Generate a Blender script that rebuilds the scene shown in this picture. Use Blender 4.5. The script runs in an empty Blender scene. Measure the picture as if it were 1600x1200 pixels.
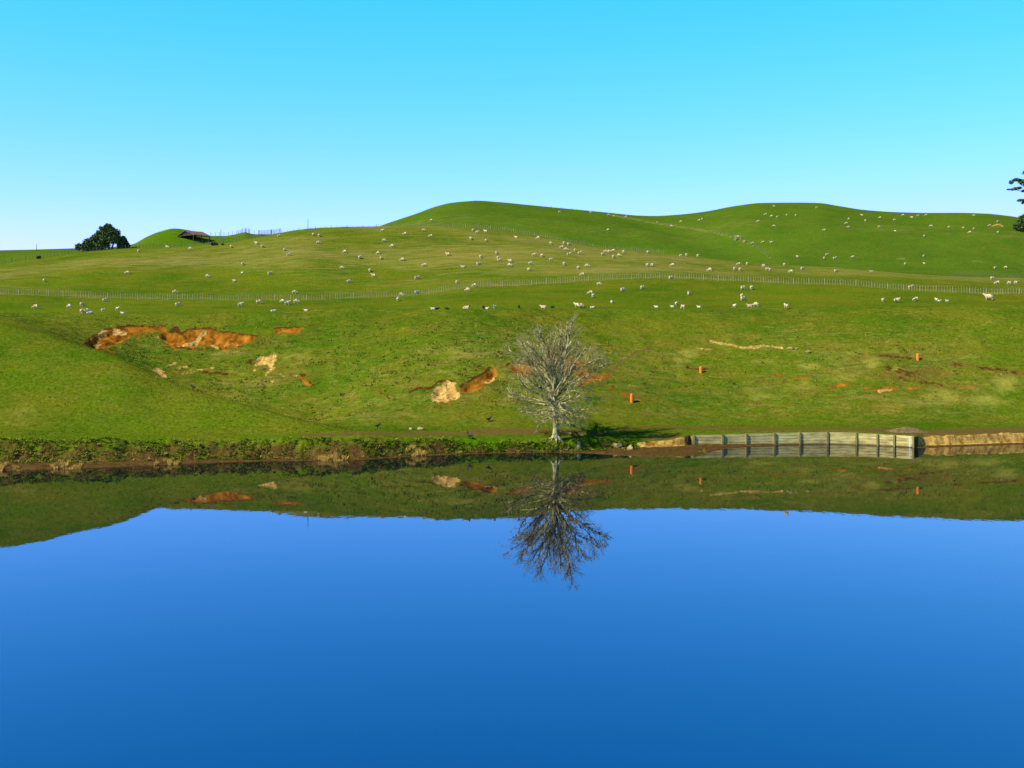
import bpy, bmesh, math, random
import numpy as np
from mathutils import Vector, Matrix
random.seed(7); RNG = np.random.default_rng(11)
R = math.radians
scn = bpy.context.scene
COL = scn.collection

# ------------------------------------------------------------------ camera
F, HROW, CAMH = 1555.0, 505.0, 13.408      # focal length in photo pixels, horizon row, eye height over the water
cd = bpy.data.cameras.new('camera'); cam = bpy.data.objects.new('camera', cd); COL.objects.link(cam)
cam.location = (0, 0, CAMH); cam.rotation_euler = (R(90), 0, 0)
cd.sensor_fit = 'HORIZONTAL'; cd.sensor_width = 36; cd.lens = 36*F/1600
cd.shift_y = -(600-HROW)/1600; cd.clip_end = 20000; cd.clip_start = 0.3
scn.camera = cam

# ------------------------------------------------------------------ light
SUN_EL, SUN_AZ = R(41), math.atan2(-0.86, -0.51)      # azimuth measured from +Y towards +X
w = bpy.data.worlds.new('World'); scn.world = w; w.use_nodes = True
nt = w.node_tree; bg = nt.nodes['Background']
sky = nt.nodes.new('ShaderNodeTexSky'); sky.sky_type = 'NISHITA'; sky.sun_disc = False
sky.sun_elevation = SUN_EL; sky.sun_rotation = SUN_AZ; sky.altitude = 100
sky.air_density = 1.0; sky.dust_density = 0.3; sky.ozone_density = 3.0
# colour of the clear winter sky: deep cyan blue low down, as strongly coloured as the camera saw it
def wn(t, **kw):
    n = nt.nodes.new(t)
    for k, v in kw.items(): setattr(n, k, v)
    return n
ssep = wn('ShaderNodeSeparateColor'); scom = wn('ShaderNodeCombineColor'); nt.links.new(sky.outputs[0], ssep.inputs[0])
for ch, (ref, pw, val) in enumerate(((1.43, .5, .52), (2.45, .48, .48), (4.15, .2, 1.5))):
    d_ = wn('ShaderNodeMath', operation='DIVIDE'); nt.links.new(ssep.outputs[ch], d_.inputs[0]); d_.inputs[1].default_value = ref
    p_ = wn('ShaderNodeMath', operation='POWER'); nt.links.new(d_.outputs[0], p_.inputs[0]); p_.inputs[1].default_value = pw
    m_ = wn('ShaderNodeMath', operation='MULTIPLY'); nt.links.new(p_.outputs[0], m_.inputs[0]); m_.inputs[1].default_value = val/.15
    c_ = wn('ShaderNodeMath', operation='MINIMUM'); nt.links.new(m_.outputs[0], c_.inputs[0]); c_.inputs[1].default_value = (5.0, .68, 1.6)[ch]/.15
    if ch == 0:                                    # the red part of the sky fades faster with height
        sx = wn('ShaderNodeSeparateXYZ'); nt.links.new(wn('ShaderNodeTexCoord').outputs['Generated'], sx.inputs[0])
        rm_ = wn('ShaderNodeMath', operation='MAXIMUM'); nt.links.new(sx.outputs[2], rm_.inputs[0]); rm_.inputs[1].default_value = .04
        rr_ = wn('ShaderNodeMath', operation='POWER'); rr_.inputs[0].default_value = math.exp(-7.4); nt.links.new(rm_.outputs[0], rr_.inputs[1])
        m2_ = wn('ShaderNodeMath', operation='MULTIPLY'); nt.links.new(c_.outputs[0], m2_.inputs[0]); nt.links.new(rr_.outputs[0], m2_.inputs[1]); c_ = m2_
    nt.links.new(c_.outputs[0], scom.inputs[ch])
mr = wn('ShaderNodeMapRange', interpolation_type='SMOOTHSTEP'); nt.links.new(sx.outputs[2], mr.inputs[0])
for i_, v_ in zip((1, 2, 3, 4), (.41, .62, 1.0, .06)): mr.inputs[i_].default_value = v_
vm = wn('ShaderNodeVectorMath', operation='SCALE'); nt.links.new(scom.outputs[0], vm.inputs[0]); nt.links.new(mr.outputs[0], vm.inputs['Scale'])
nt.links.new(vm.outputs[0], bg.inputs[0])
bg.inputs[1].default_value = 0.15
sl = bpy.data.lights.new('sun', 'SUN'); sl.energy = 5.0; sl.angle = R(0.5); sl.color = (1, 0.93, 0.80)
so = bpy.data.objects.new('sun', sl); COL.objects.link(so)
sd = Vector((math.sin(SUN_AZ)*math.cos(SUN_EL), math.cos(SUN_AZ)*math.cos(SUN_EL), math.sin(SUN_EL)))
so.rotation_euler = sd.to_track_quat('Z', 'Y').to_euler(); so.location = (-60, -40, 80)
scn.view_settings.view_transform = 'Standard'; scn.view_settings.look = 'None'
scn.view_settings.exposure = 0.42; scn.view_settings.gamma = 1

# ------------------------------------------------------------------ small helpers
def hermite_slopes(x, y):
    h = np.diff(x, axis=-1); d = np.diff(y, axis=-1)/h
    m = np.zeros_like(y)
    h0, h1, d0, d1 = h[..., :-1], h[..., 1:], d[..., :-1], d[..., 1:]
    w1, w2 = 2*h1+h0, h1+2*h0
    ok = d0*d1 > 0
    den = np.where(ok, w1/np.where(ok, d0, 1)+w2/np.where(ok, d1, 1), 1)
    m[..., 1:-1] = np.where(ok, (w1+w2)/den, 0)
    m[..., 0] = d[..., 0]; m[..., -1] = d[..., -1]
    return m
class Curve:
    def __init__(s, d):
        s.x = np.array(sorted(d), float); s.y = np.array([d[k] for k in sorted(d)], float)
        s.m = hermite_slopes(s.x, s.y)
    def __call__(s, q):
        q = np.clip(np.asarray(q, float), s.x[0], s.x[-1])
        i = np.clip(np.searchsorted(s.x, q, 'right')-1, 0, len(s.x)-2)
        h = s.x[i+1]-s.x[i]; t = (q-s.x[i])/h
        return ((1+2*t)*(1-t)**2*s.y[i] + t*(1-t)**2*h*s.m[i] + t*t*(3-2*t)*s.y[i+1] + t*t*(t-1)*h*s.m[i+1])
PERM = np.random.default_rng(3).random(65536)
def vnoise(x, y, seed=0):
    xi = np.floor(x).astype(np.int64); yi = np.floor(y).astype(np.int64)
    fx, fy = x-xi, y-yi; fx = fx*fx*(3-2*fx); fy = fy*fy*(3-2*fy)
    def hsh(a, b): return PERM[((a*73856093) ^ (b*19349663) ^ (seed*83492791)) & 65535]
    return (hsh(xi, yi)*(1-fx)+hsh(xi+1, yi)*fx)*(1-fy)+(hsh(xi, yi+1)*(1-fx)+hsh(xi+1, yi+1)*fx)*fy
def fbm(x, y, seed=0, n=4):
    s = 0; a = 1; tot = 0
    for k in range(n):
        s = s+a*vnoise(x*2**k, y*2**k, seed+k); tot += a; a *= .5
    return s/tot-0.5
def sstep(a, b, x):
    t = np.clip((x-a)/(b-a), 0, 1); return t*t*(3-2*t)

def tag(o, label=None, cat=None, group=None, kind=None):
    for k, v in (('label', label), ('category', cat), ('group', group), ('kind', kind)):
        if v: o[k] = v
    return o
def mesh_obj(name, verts, faces, mat, parent=None, smooth=False, mats=None, mi=None):
    me = bpy.data.meshes.new(name); me.from_pydata([tuple(v) for v in verts], [], [tuple(f) for f in faces])
    for m in (mats or [mat]): me.materials.append(m)
    if mi is not None: me.polygons.foreach_set('material_index', mi)
    if smooth: me.polygons.foreach_set('use_smooth', [True]*len(me.polygons))
    me.update()
    o = bpy.data.objects.new(name, me); COL.objects.link(o)
    if parent: o.parent = parent
    return o
def fast_mesh(name, V, Fq, mat, parent=None, smooth=True):
    """V (n,3), Fq (m,k) index array with constant k"""
    me = bpy.data.meshes.new(name); n, k = Fq.shape
    me.vertices.add(len(V)); me.vertices.foreach_set('co', V.astype(np.float32).ravel())
    me.loops.add(n*k); me.loops.foreach_set('vertex_index', Fq.astype(np.int32).ravel())
    me.polygons.add(n); me.polygons.foreach_set('loop_start', np.arange(0, n*k, k, dtype=np.int32))
    me.polygons.foreach_set('use_smooth', np.full(n, smooth))
    me.materials.append(mat); me.update(calc_edges=True); me.validate()
    o = bpy.data.objects.new(name, me); COL.objects.link(o)
    if parent: o.parent = parent
    return o
def empty(name, loc=(0, 0, 0), rz=0):
    o = bpy.data.objects.new(name, None); COL.objects.link(o)
    o.location = loc; o.rotation_euler = (0, 0, rz); o.empty_display_size = .3
    return o
class MB:
    """collects boxes and tubes into one mesh"""
    def __init__(s): s.v = []; s.f = []
    def box(s, c, size, rot=None, taper=1.0):
        b = len(s.v); x, y, z = [q/2 for q in size]; m = rot or Matrix.Identity(3)
        for sz, t in ((-1, 1), (1, taper)):
            for sx, sy in ((-1, -1), (1, -1), (1, 1), (-1, 1)):
                s.v.append(Vector(c)+m @ Vector((sx*x*t, sy*y*t, sz*z)))
        for q in ((3, 2, 1, 0), (4, 5, 6, 7), (0, 1, 5, 4), (1, 2, 6, 5), (2, 3, 7, 6), (3, 0, 4, 7)):
            s.f.append([b+i for i in q])
    def tube(s, pts, rad, n=6, cap=True):
        pts = [Vector(p) for p in pts]; b = len(s.v); ref = None
        for i, p in enumerate(pts):
            d = (pts[min(i+1, len(pts)-1)]-pts[max(i-1, 0)]).normalized()
            if ref is None: ref = d.orthogonal().normalized()
            ref = (ref-d*ref.dot(d)).normalized(); q = d.cross(ref)
            r = rad[i] if hasattr(rad, '__len__') else rad
            for k in range(n):
                a = 2*math.pi*k/n; s.v.append(p+(ref*math.cos(a)+q*math.sin(a))*r)
        for i in range(len(pts)-1):
            for k in range(n):
                s.f.append([b+i*n+k, b+i*n+(k+1) % n, b+(i+1)*n+(k+1) % n, b+(i+1)*n+k])
        if cap:
            s.f.append([b+k for k in range(n)][::-1]); s.f.append([b+(len(pts)-1)*n+k for k in range(n)])
    def build(s, name, mat, parent=None, smooth=False): return mesh_obj(name, s.v, s.f, mat, parent, smooth)

# ------------------------------------------------------------------ materials
def new_mat(name):
    m = bpy.data.materials.new(name); m.use_nodes = True
    return m, m.node_tree, m.node_tree.nodes['Principled BSDF']
def N(nt, t, **kw):
    n = nt.nodes.new(t)
    for k, v in kw.items(): setattr(n, k, v)
    return n
def mixc(nt, fac, a, b, mode='MIX'):
    n = N(nt, 'ShaderNodeMix', data_type='RGBA', blend_type=mode)
    for s, v in ((n.inputs[0], fac), (n.inputs[6], a), (n.inputs[7], b)):
        if isinstance(v, bpy.types.NodeSocket): nt.links.new(v, s)
        elif isinstance(v, (int, float)): s.default_value = v
        else: s.default_value = (*v[:3], 1)
    return n.outputs[2]
def math_n(nt, op, a, b=0.0, clamp=False):
    n = N(nt, 'ShaderNodeMath', operation=op, use_clamp=clamp)
    for s, v in zip(n.inputs, (a, b)):
        if isinstance(v, bpy.types.NodeSocket): nt.links.new(v, s)
        else: s.default_value = v
    return n.outputs[0]
def noise(nt, scale, detail=4, rough=.55, stretch=(1, 1, 1), dist=0.0):
    g = N(nt, 'ShaderNodeNewGeometry'); mp = N(nt, 'ShaderNodeMapping'); mp.inputs['Scale'].default_value = stretch
    nt.links.new(g.outputs['Position'], mp.inputs[0])
    n = N(nt, 'ShaderNodeTexNoise'); n.inputs['Scale'].default_value = scale
    n.inputs['Detail'].default_value = detail; n.inputs['Roughness'].default_value = rough; n.inputs['Distortion'].default_value = dist
    nt.links.new(mp.outputs[0], n.inputs['Vector']); return n.outputs[0]
def ramp(nt, fac, lo, hi, a=0.0, b=1.0):
    n = N(nt, 'ShaderNodeMapRange', clamp=True)
    nt.links.new(fac, n.inputs[0])
    for i, v in zip((1, 2, 3, 4), (lo, hi, a, b)): n.inputs[i].default_value = v
    return n.outputs[0]
G_BASE = (0.085, 0.136, 0.004); G_DARK = (0.048, 0.104, 0.003); G_OLIVE = (0.132, 0.132, 0.007); G_DRY = (0.26, 0.205, 0.052)
def grass_colour(nt, rough=None, far=None):
    c = mixc(nt, ramp(nt, noise(nt, .045, 4), .38, .62), G_BASE, G_DARK)
    c = mixc(nt, ramp(nt, noise(nt, .16, 5, .65, (.55, 1, 1.6)), .42, .68, 0, .85), c, G_OLIVE)
    if far: c = mixc(nt, math_n(nt, 'MULTIPLY', far, .75), c, mixc(nt, ramp(nt, noise(nt, .06, 4), .4, .62), (0.060, 0.130, 0.007), (0.044, 0.108, 0.007)))
    br = ramp(nt, noise(nt, .42, 5, .72, (.45, 1, 1.8)), .46, .70, 0, 1.0)
    br = math_n(nt, 'MULTIPLY', br, math_n(nt, 'ADD', math_n(nt, 'MULTIPLY', rough, .85), .22)) if rough else math_n(nt, 'MULTIPLY', br, .5)
    c = mixc(nt, br, c, (0.175, 0.125, 0.016))
    lt = ramp(nt, noise(nt, 1.1, 5, .75, (.5, 1, 1.6)), .48, .72, 0, .75)
    if rough: lt = math_n(nt, 'MULTIPLY', lt, math_n(nt, 'ADD', math_n(nt, 'MULTIPLY', rough, .7), .35))
    c = mixc(nt, lt, c, (0.215, 0.200, 0.034))
    v = ramp(nt, noise(nt, 3.6, 4, .8, (.7, 1, 1)), .32, .68, .58, 1.4)
    g = N(nt, 'ShaderNodeCombineColor'); [nt.links.new(v, g.inputs[k]) for k in range(3)]
    c = mixc(nt, 1.0, c, g.outputs[0], 'MULTIPLY')
    c = mixc(nt, ramp(nt, noise(nt, 1.9, 5, .8, (.7, 1, 1)), .62, .74, 0, .55), c, (0.026, 0.042, 0.001))
    c = mixc(nt, ramp(nt, noise(nt, 2.7, 4, .8, (.6, 1.1, 1)), .66, .76, 0, .75), c, (0.34, 0.29, 0.10))
    return c

m_ground, nt, bs = new_mat('pasture')
at = N(nt, 'ShaderNodeAttribute', attribute_name='cover'); sep = N(nt, 'ShaderNodeSeparateColor'); nt.links.new(at.outputs['Color'], sep.inputs[0])
at2 = N(nt, 'ShaderNodeAttribute', attribute_name='wear'); sep2 = N(nt, 'ShaderNodeSeparateColor'); nt.links.new(at2.outputs['Color'], sep2.inputs[0])
orange, cream, topsoil, dry = sep.outputs[0], sep.outputs[1], sep.outputs[2], at.outputs['Alpha']
track, mud, lush, clay = sep2.outputs[0], sep2.outputs[1], sep2.outputs[2], at2.outputs['Alpha']
nf = noise(nt, 2.2, 6, .7); nf2 = noise(nt, 1.2, 7, .75); nm = noise(nt, .7, 5, .65); streak = noise(nt, .8, 5, .7, (.18, 1, 1.2))
def brk(m, n, k=2.0, lo=.38, hi=.62):
    """break a painted ground-cover mask up with noise so its rim is ragged"""
    t = math_n(nt, 'ADD', m, math_n(nt, 'MULTIPLY', math_n(nt, 'SUBTRACT', n, .5), k))
    return ramp(nt, t, lo, hi)
at3 = N(nt, 'ShaderNodeAttribute', attribute_name='zone'); sep3 = N(nt, 'ShaderNodeSeparateColor'); nt.links.new(at3.outputs['Color'], sep3.inputs[0])
c = grass_colour(nt, sep3.outputs[0], sep3.outputs[1])
c = mixc(nt, math_n(nt, 'MULTIPLY', lush, .8), c, (0.060, 0.142, 0.0015))
c = mixc(nt, math_n(nt, 'MULTIPLY', ramp(nt, math_n(nt, 'ADD', dry, math_n(nt, 'MULTIPLY', math_n(nt, 'SUBTRACT', streak, .5), 2.2)), .45, 1.15), .75), c, G_DRY)
c = mixc(nt, ramp(nt, math_n(nt, 'ADD', sep3.outputs[2], math_n(nt, 'MULTIPLY', math_n(nt, 'SUBTRACT', nm, .5), 1.6)), .25, .95, 0, .8), c, mixc(nt, nf, (0.19, 0.19, 0.02), (0.36, 0.31, 0.055)))
c = mixc(nt, ramp(nt, math_n(nt, 'ADD', at3.outputs['Alpha'], math_n(nt, 'MULTIPLY', math_n(nt, 'SUBTRACT', nf2, .5), 2.0)), .35, .95, 0, .8), c, mixc(nt, nf, (0.075, 0.050, 0.008), (0.23, 0.135, 0.025)))
c = mixc(nt, brk(track, nf), c, mixc(nt, nf, (0.065, 0.042, 0.010), (0.185, 0.122, 0.030)))
c = mixc(nt, brk(mud, nf, .7), c, mixc(nt, ramp(nt, nf, .3, .7), (0.038, 0.022, 0.006), (0.145, 0.080, 0.022)))
c = mixc(nt, brk(topsoil, nf2, 2.1), c, mixc(nt, nf, (0.026, 0.012, 0.003), (0.12, 0.050, 0.010)))
c = mixc(nt, brk(orange, nf2, 2.1), c, mixc(nt, ramp(nt, nm, .35, .65), (0.135, 0.046, 0.004), (0.40, 0.155, 0.014)))
c = mixc(nt, brk(clay, nf, .5), c, mixc(nt, ramp(nt, noise(nt, 1.6, 5, .7, (1, 1, .5)), .36, .62), (0.20, 0.095, 0.010), (0.58, 0.37, 0.085)))
c = mixc(nt, brk(cream, nf2, 2.1), c, mixc(nt, ramp(nt, noise(nt, 1.9, 6, .8, (1.3, 1, .6)), .40, .60), (0.27, 0.115, 0.012), (0.64, 0.44, 0.13)))
nt.links.new(c, bs.inputs['Base Color']); bs.inputs['Roughness'].default_value = 1; bs.inputs['Specular IOR Level'].default_value = 0
bp = N(nt, 'ShaderNodeBump'); bp.inputs['Strength'].default_value = .7; bp.inputs['Distance'].default_value = .35
hsum = math_n(nt, 'ADD', math_n(nt, 'MULTIPLY', noise(nt, 2.4, 6, .75), .55), math_n(nt, 'MULTIPLY', noise(nt, .55, 4, .6, (.6, 1, 1.5)), 1.0))
nt.links.new(hsum, bp.inputs['Height']); nt.links.new(bp.outputs[0], bs.inputs['Normal'])

m_blade, nt, bs = new_mat('grass_blades')
c = mixc(nt, ramp(nt, noise(nt, 1.7, 3), .45, .7, 0, .6), grass_colour(nt), (0.17, 0.18, 0.012))
nt.links.new(c, bs.inputs['Base Color']); bs.inputs['Roughness'].default_value = 1; bs.inputs['Specular IOR Level'].default_value = 0
m_rough, nt, bs = new_mat('rough_grass')
c = mixc(nt, ramp(nt, noise(nt, .8, 4, .7), .40, .62), (0.11, 0.16, 0.006), (0.31, 0.27, 0.05))
nt.links.new(c, bs.inputs['Base Color']); bs.inputs['Roughness'].default_value = 1; bs.inputs['Specular IOR Level'].default_value = 0
m_bank, nt, bs = new_mat('bank_herbage')
c = mixc(nt, ramp(nt, noise(nt, .9, 4), .42, .6), (0.155, 0.225, 0.008), (0.32, 0.28, 0.045))
c = mixc(nt, ramp(nt, noise(nt, 3.3, 3), .5, .7), c, (0.05, 0.085, 0.004))
nt.links.new(c, bs.inputs['Base Color']); bs.inputs['Roughness'].default_value = 1; bs.inputs['Specular IOR Level'].default_value = 0

def simple(name, a, b, scale=3.0, rough=.9, stretch=(1, 1, 1), lo=.35, hi=.65, bump=0):
    m, nt, bs = new_mat(name)
    tc = N(nt, 'ShaderNodeTexCoord'); mp = N(nt, 'ShaderNodeMapping'); mp.inputs['Scale'].default_value = stretch
    nt.links.new(tc.outputs['Object'], mp.inputs[0])
    n = N(nt, 'ShaderNodeTexNoise'); n.inputs['Scale'].default_value = scale; n.inputs['Detail'].default_value = 6; n.inputs['Roughness'].default_value = .65
    nt.links.new(mp.outputs[0], n.inputs['Vector'])
    nt.links.new(mixc(nt, ramp(nt, n.outputs[0], lo, hi), a, b), bs.inputs['Base Color'])
    bs.inputs['Roughness'].default_value = rough; bs.inputs['Specular IOR Level'].default_value = .25
    if bump:
        bp = N(nt, 'ShaderNodeBump'); bp.inputs['Strength'].default_value = bump; bp.inputs['Distance'].default_value = .05
        nt.links.new(n.outputs[0], bp.inputs['Height']); nt.links.new(bp.outputs[0], bs.inputs['Normal'])
    return m
m_dryg = simple('straw_tussock', (0.36, 0.20, 0.025), (0.60, 0.39, 0.075), 6)
m_bark = simple('lichen_bark', (0.095, 0.068, 0.026), (0.52, 0.48, 0.19), 3.0, .95, (1, 1, .6), .38, .58, .6)
m_twig = simple('twig_bark', (0.14, 0.090, 0.028), (0.43, 0.38, 0.135), 1.4, .95, (1, 1, 1), .40, .58)
m_wool = simple('wool', (0.44, 0.34, 0.15), (0.66, 0.54, 0.27), 9, 1, (1, 1, 1), .35, .65, .6)
m_lambwool = simple('lamb_wool', (0.58, 0.50, 0.31), (0.74, 0.66, 0.44), 9, 1, (1, 1, 1), .35, .65, .4)
m_face = simple('sheep_face', (0.45, 0.36, 0.25), (0.58, 0.49, 0.37), 12, .9)
m_dark = simple('black_wool', (0.012, 0.011, 0.010), (0.04, 0.035, 0.03), 9, 1)
m_post = simple('weathered_post', (0.18, 0.15, 0.065), (0.42, 0.37, 0.18), 4, .9, (1, 1, .3))
m_oldpost = simple('grey_post', (0.07, 0.055, 0.035), (0.17, 0.14, 0.09), 4, .9, (1, 1, .3))
m_wire = simple('fence_wire', (0.28, 0.28, 0.27), (0.38, 0.38, 0.36), 4, .5)
m_plank = simple('mossy_planks', (0.30, 0.225, 0.070), (0.58, 0.51, 0.175), 1.3, .9, (.5, 1, 3), .36, .62, .3)
nt = m_plank.node_tree; bs = nt.nodes['Principled BSDF']; l0 = bs.inputs['Base Color'].links[0].from_socket
sxyz = N(nt, 'ShaderNodeSeparateXYZ'); nt.links.new(N(nt, 'ShaderNodeTexCoord').outputs['Object'], sxyz.inputs[0])
wet = ramp(nt, math_n(nt, 'ADD', sxyz.outputs[2], math_n(nt, 'MULTIPLY', noise(nt, 2.0, 4), .25)), .16, .42, 1, 0)
nt.links.new(mixc(nt, math_n(nt, 'MULTIPLY', wet, .85), l0, (0.13, 0.075, 0.025)), bs.inputs['Base Color'])   # water stain along the foot
m_wpost = simple('wall_post', (0.13, 0.105, 0.035), (0.30, 0.26, 0.09), 2, .9, (1, 1, .4))
m_white = simple('white_paint', (0.70, 0.72, 0.68), (0.8, 0.8, 0.78), 6, .6)
m_orange = simple('orange_plastic', (0.78, 0.19, 0.010), (0.85, 0.25, 0.02), 5, .45)
m_soil = simple('heaped_soil', (0.085, 0.054, 0.018), (0.23, 0.150, 0.052), 2.6, 1, (1, 1, 1), .35, .65, .8)
m_stone = simple('pale_stone', (0.26, 0.165, 0.05), (0.50, 0.36, 0.14), 3, .9, (1, 1, 1), .35, .65, .6)
m_leaf = simple('dark_foliage', (0.032, 0.070, 0.013), (0.095, 0.140, 0.026), 1.1, .8)
m_leaf2 = simple('deep_foliage', (0.010, 0.030, 0.010), (0.030, 0.062, 0.018), 1.1, .8)
m_trunk = simple('trunk_bark', (0.07, 0.055, 0.04), (0.16, 0.13, 0.10), 3, .95, (1, 1, .3))
m_rust = simple('rusty_roof', (0.13, 0.070, 0.036), (0.23, 0.135, 0.070), 1.5, .8, (1, 1, 1))
m_timber = simple('dark_timber', (0.035, 0.028, 0.02), (0.08, 0.062, 0.045), 3, .9, (1, 1, .3))
m_feather = simple('black_feathers', (0.008, 0.008, 0.012), (0.02, 0.02, 0.028), 14, .5)
m_beak = simple('red_beak', (0.35, 0.04, 0.02), (0.45, 0.06, 0.03), 14, .5)

m_water, nt, bs = new_mat('lake_water')
bs.inputs['Base Color'].default_value = (0.0, 0.002, 0.008, 1); bs.inputs['Roughness'].default_value = 0.012
bs.inputs['IOR'].default_value = 2.0; bs.inputs['Specular IOR Level'].default_value = .5
bp = N(nt, 'ShaderNodeBump'); bp.inputs['Strength'].default_value = .045; bp.inputs['Distance'].default_value = .04
nt.links.new(noise(nt, 1.3, 3, .5, (1, .6, 1)), bp.inputs['Height']); nt.links.new(bp.outputs[0], bs.inputs['Normal'])

# ------------------------------------------------------------------ the hills: ground profile
K = F*CAMH
def zrow(Y, row): return CAMH-Y*(row-HROW)/F
shore = Curve({-2500: 770, -600: 752, -300: 745, 0: 736, 200: 729, 400: 721, 550: 719, 650: 713, 750: 709, 868: 707, 920: 708.5, 960: 711,
               1000: 713, 1050: 713.5, 1085: 712, 1105: 707, 1130: 702, 1150: 699.5, 1200: 696.5, 1250: 694.8, 1300: 694, 1340: 695, 1385: 697,
               1430: 699.6, 1450: 699.5, 1600: 695, 2000: 690, 4200: 690})
wallrow = Curve({1060: 698.5, 1130: 697, 1200: 695.3, 1300: 694, 1340: 695, 1385: 697, 1440: 700.1})
WALL0, WALL1 = 1078, 1431
foot_off = Curve({-2500: 2.5, 0: 2.5, 200: 2.0, 400: 1.0, 650: .6, 868: .5, 930: 2.5, 1000: 5.6, 1050: 6.6, 1075: 7.1, 1100: 5, 1150: 1.2, 1300: .05, 1431: .05, 1445: 1.2, 4200: 1.2})
foot_z = Curve({-2500: .55, 0: .55, 200: .45, 400: .2, 650: .12, 868: .10, 1000: .28, 1050: .28, 1100: .27, 1150: .2, 1200: .14, 1260: .05, 1300: .02, 1431: .02, 1445: .12, 4200: .12})
bank_row = Curve({-2500: 692, 0: 690, 200: 690, 400: 688, 500: 687, 600: 688, 700: 689, 800: 691, 868: 692, 950: 691, 1000: 690, 1040: 688, 1075: 681, 1130: 679.8,
                  1200: 677.8, 1300: 675.8, 1340: 676.8, 1385: 679.8, 1430: 682.5, 1450: 681, 1500: 679.5, 1600: 677, 2000: 675, 4200: 675})
bank_off = Curve({-2500: 3.5, 0: 3.5, 200: 3, 400: 2.5, 650: 1.6, 868: 1.0, 960: .9, 1040: .8, 1075: .3, 1431: .3, 1445: .6, 4200: .6})
crest_Y = Curve({-2500: 120, -600: 120, -300: 120, 0: 118.5, 60: 117.5, 130: 116, 180: 114.5, 250: 112.5, 310: 110.5, 400: 108.5, 490: 107, 560: 107, 650: 108, 868: 110.5, 950: 112.5,
                 1100: 117, 1300: 118, 4200: 118})
crest_row = Curve({-2500: 480, -600: 488, -300: 493, 0: 507, 60: 519, 130: 541, 180: 556, 250: 589, 310: 612, 400: 637, 490: 660, 560: 670, 650: 670.5, 868: 668, 950: 667, 1100: 665, 1434: 664, 1600: 665.5, 4200: 666})
hol_Y = Curve({0: 128, 60: 128, 130: 126, 180: 126, 250: 124, 310: 122, 400: 118, 490: 113.5, 560: 114, 700: 117})
hol_row = Curve({-300: 487, 0: 500, 60: 512, 130: 541, 180: 561, 250: 597, 310: 620, 400: 645, 490: 664, 560: 658, 700: 634})
brow_row = Curve({-2500: 465, 0: 488, 240: 490, 400: 488, 500: 484, 560: 483, 870: 483, 950: 486, 1100: 486, 1200: 482, 1300: 480, 1450: 479, 1600: 478, 2500: 474})
brow_ref = Curve({-2500: 795, 240: 795, 400: 797, 600: 803, 740: 812, 780: 811, 810: 808, 870: 800, 920: 797, 960: 794, 1060: 794, 1150: 795, 1300: 801, 1450: 808, 1600: 812, 4200: 812})
fence_row = Curve({-2500: 440, -300: 452, 0: 462, 100: 466.5, 200: 468, 300: 469.5, 400: 471, 500: 470, 560: 467, 600: 465, 650: 461, 700: 453, 740: 448, 800: 445, 900: 441, 1000: 437, 1060: 436.3,
                   1100: 438, 1200: 443.5, 1300: 449, 1400: 454, 1500: 458, 1600: 462, 1900: 468})
fence_Y = Curve({-2500: 195, 0: 195, 400: 192, 740: 200, 1060: 206, 1400: 197, 1600: 192, 4200: 192})
mid_row = Curve({-2500: 440, -300: 430, 0: 413, 60: 403.5, 130: 395.5, 200: 389, 300: 385, 350: 381.5, 400: 372.5, 430: 366.5, 450: 363.5, 480: 360.5, 530: 357.5, 590: 355.5, 640: 355.5, 700: 356.5, 740: 358,
                 800: 365, 850: 373.5, 900: 383, 950: 391, 1000: 395, 1050: 399, 1100: 404, 1200: 413, 1300: 419, 1400: 425, 1500: 431, 1600: 437, 1900: 450})
mid_Y = Curve({-2500: 255, 0: 262, 300: 270, 350: 272, 400: 275, 430: 278, 480: 281, 590: 290, 740: 290, 900: 275, 1000: 268, 1200: 255, 1600: 240, 4200: 240})
dip_dz = Curve({-2500: .8, 0: 1.2, 330: .8, 400: .5, 450: -.8, 600: -2.0, 950: -1.5, 1050: 0, 1150: 1.2, 1600: 1.8, 4200: 1.5})
dip_off = Curve({-2500: 12, 330: 12, 430: 14, 600: 30, 4200: 30})
sky_row = Curve({-2500: 392, -300: 394, 0: 391.5, 60: 390.3, 120: 388.5, 180: 386.5, 205: 383, 230: 370, 250: 362, 272: 357.3, 290: 359, 310: 364, 330: 369, 350: 369, 365: 367, 375: 364.5, 383: 363, 391: 365, 400: 366.5, 430: 366.5,
                 480: 366, 560: 362, 590: 356.3, 605: 351, 620: 346, 650: 336, 680: 325, 705: 319, 730: 316.5, 745: 315.7, 780: 318, 820: 322, 880: 328, 950: 334.5, 1000: 339.3, 1025: 340, 1060: 338.3,
                 1100: 334, 1150: 325, 1190: 320.5, 1250: 320, 1280: 320.6, 1310: 325, 1350: 331, 1400: 334.3, 1450: 335.3, 1500: 335, 1540: 336, 1580: 340, 1600: 343, 1700: 348, 1900: 350})
sky_Y = Curve({-2500: 330, 0: 312, 200: 305, 272: 308, 400: 312, 480: 330, 560: 380, 600: 415, 740: 430, 1000: 450, 1200: 460, 1400: 430, 1600: 400, 4200: 420})

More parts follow.
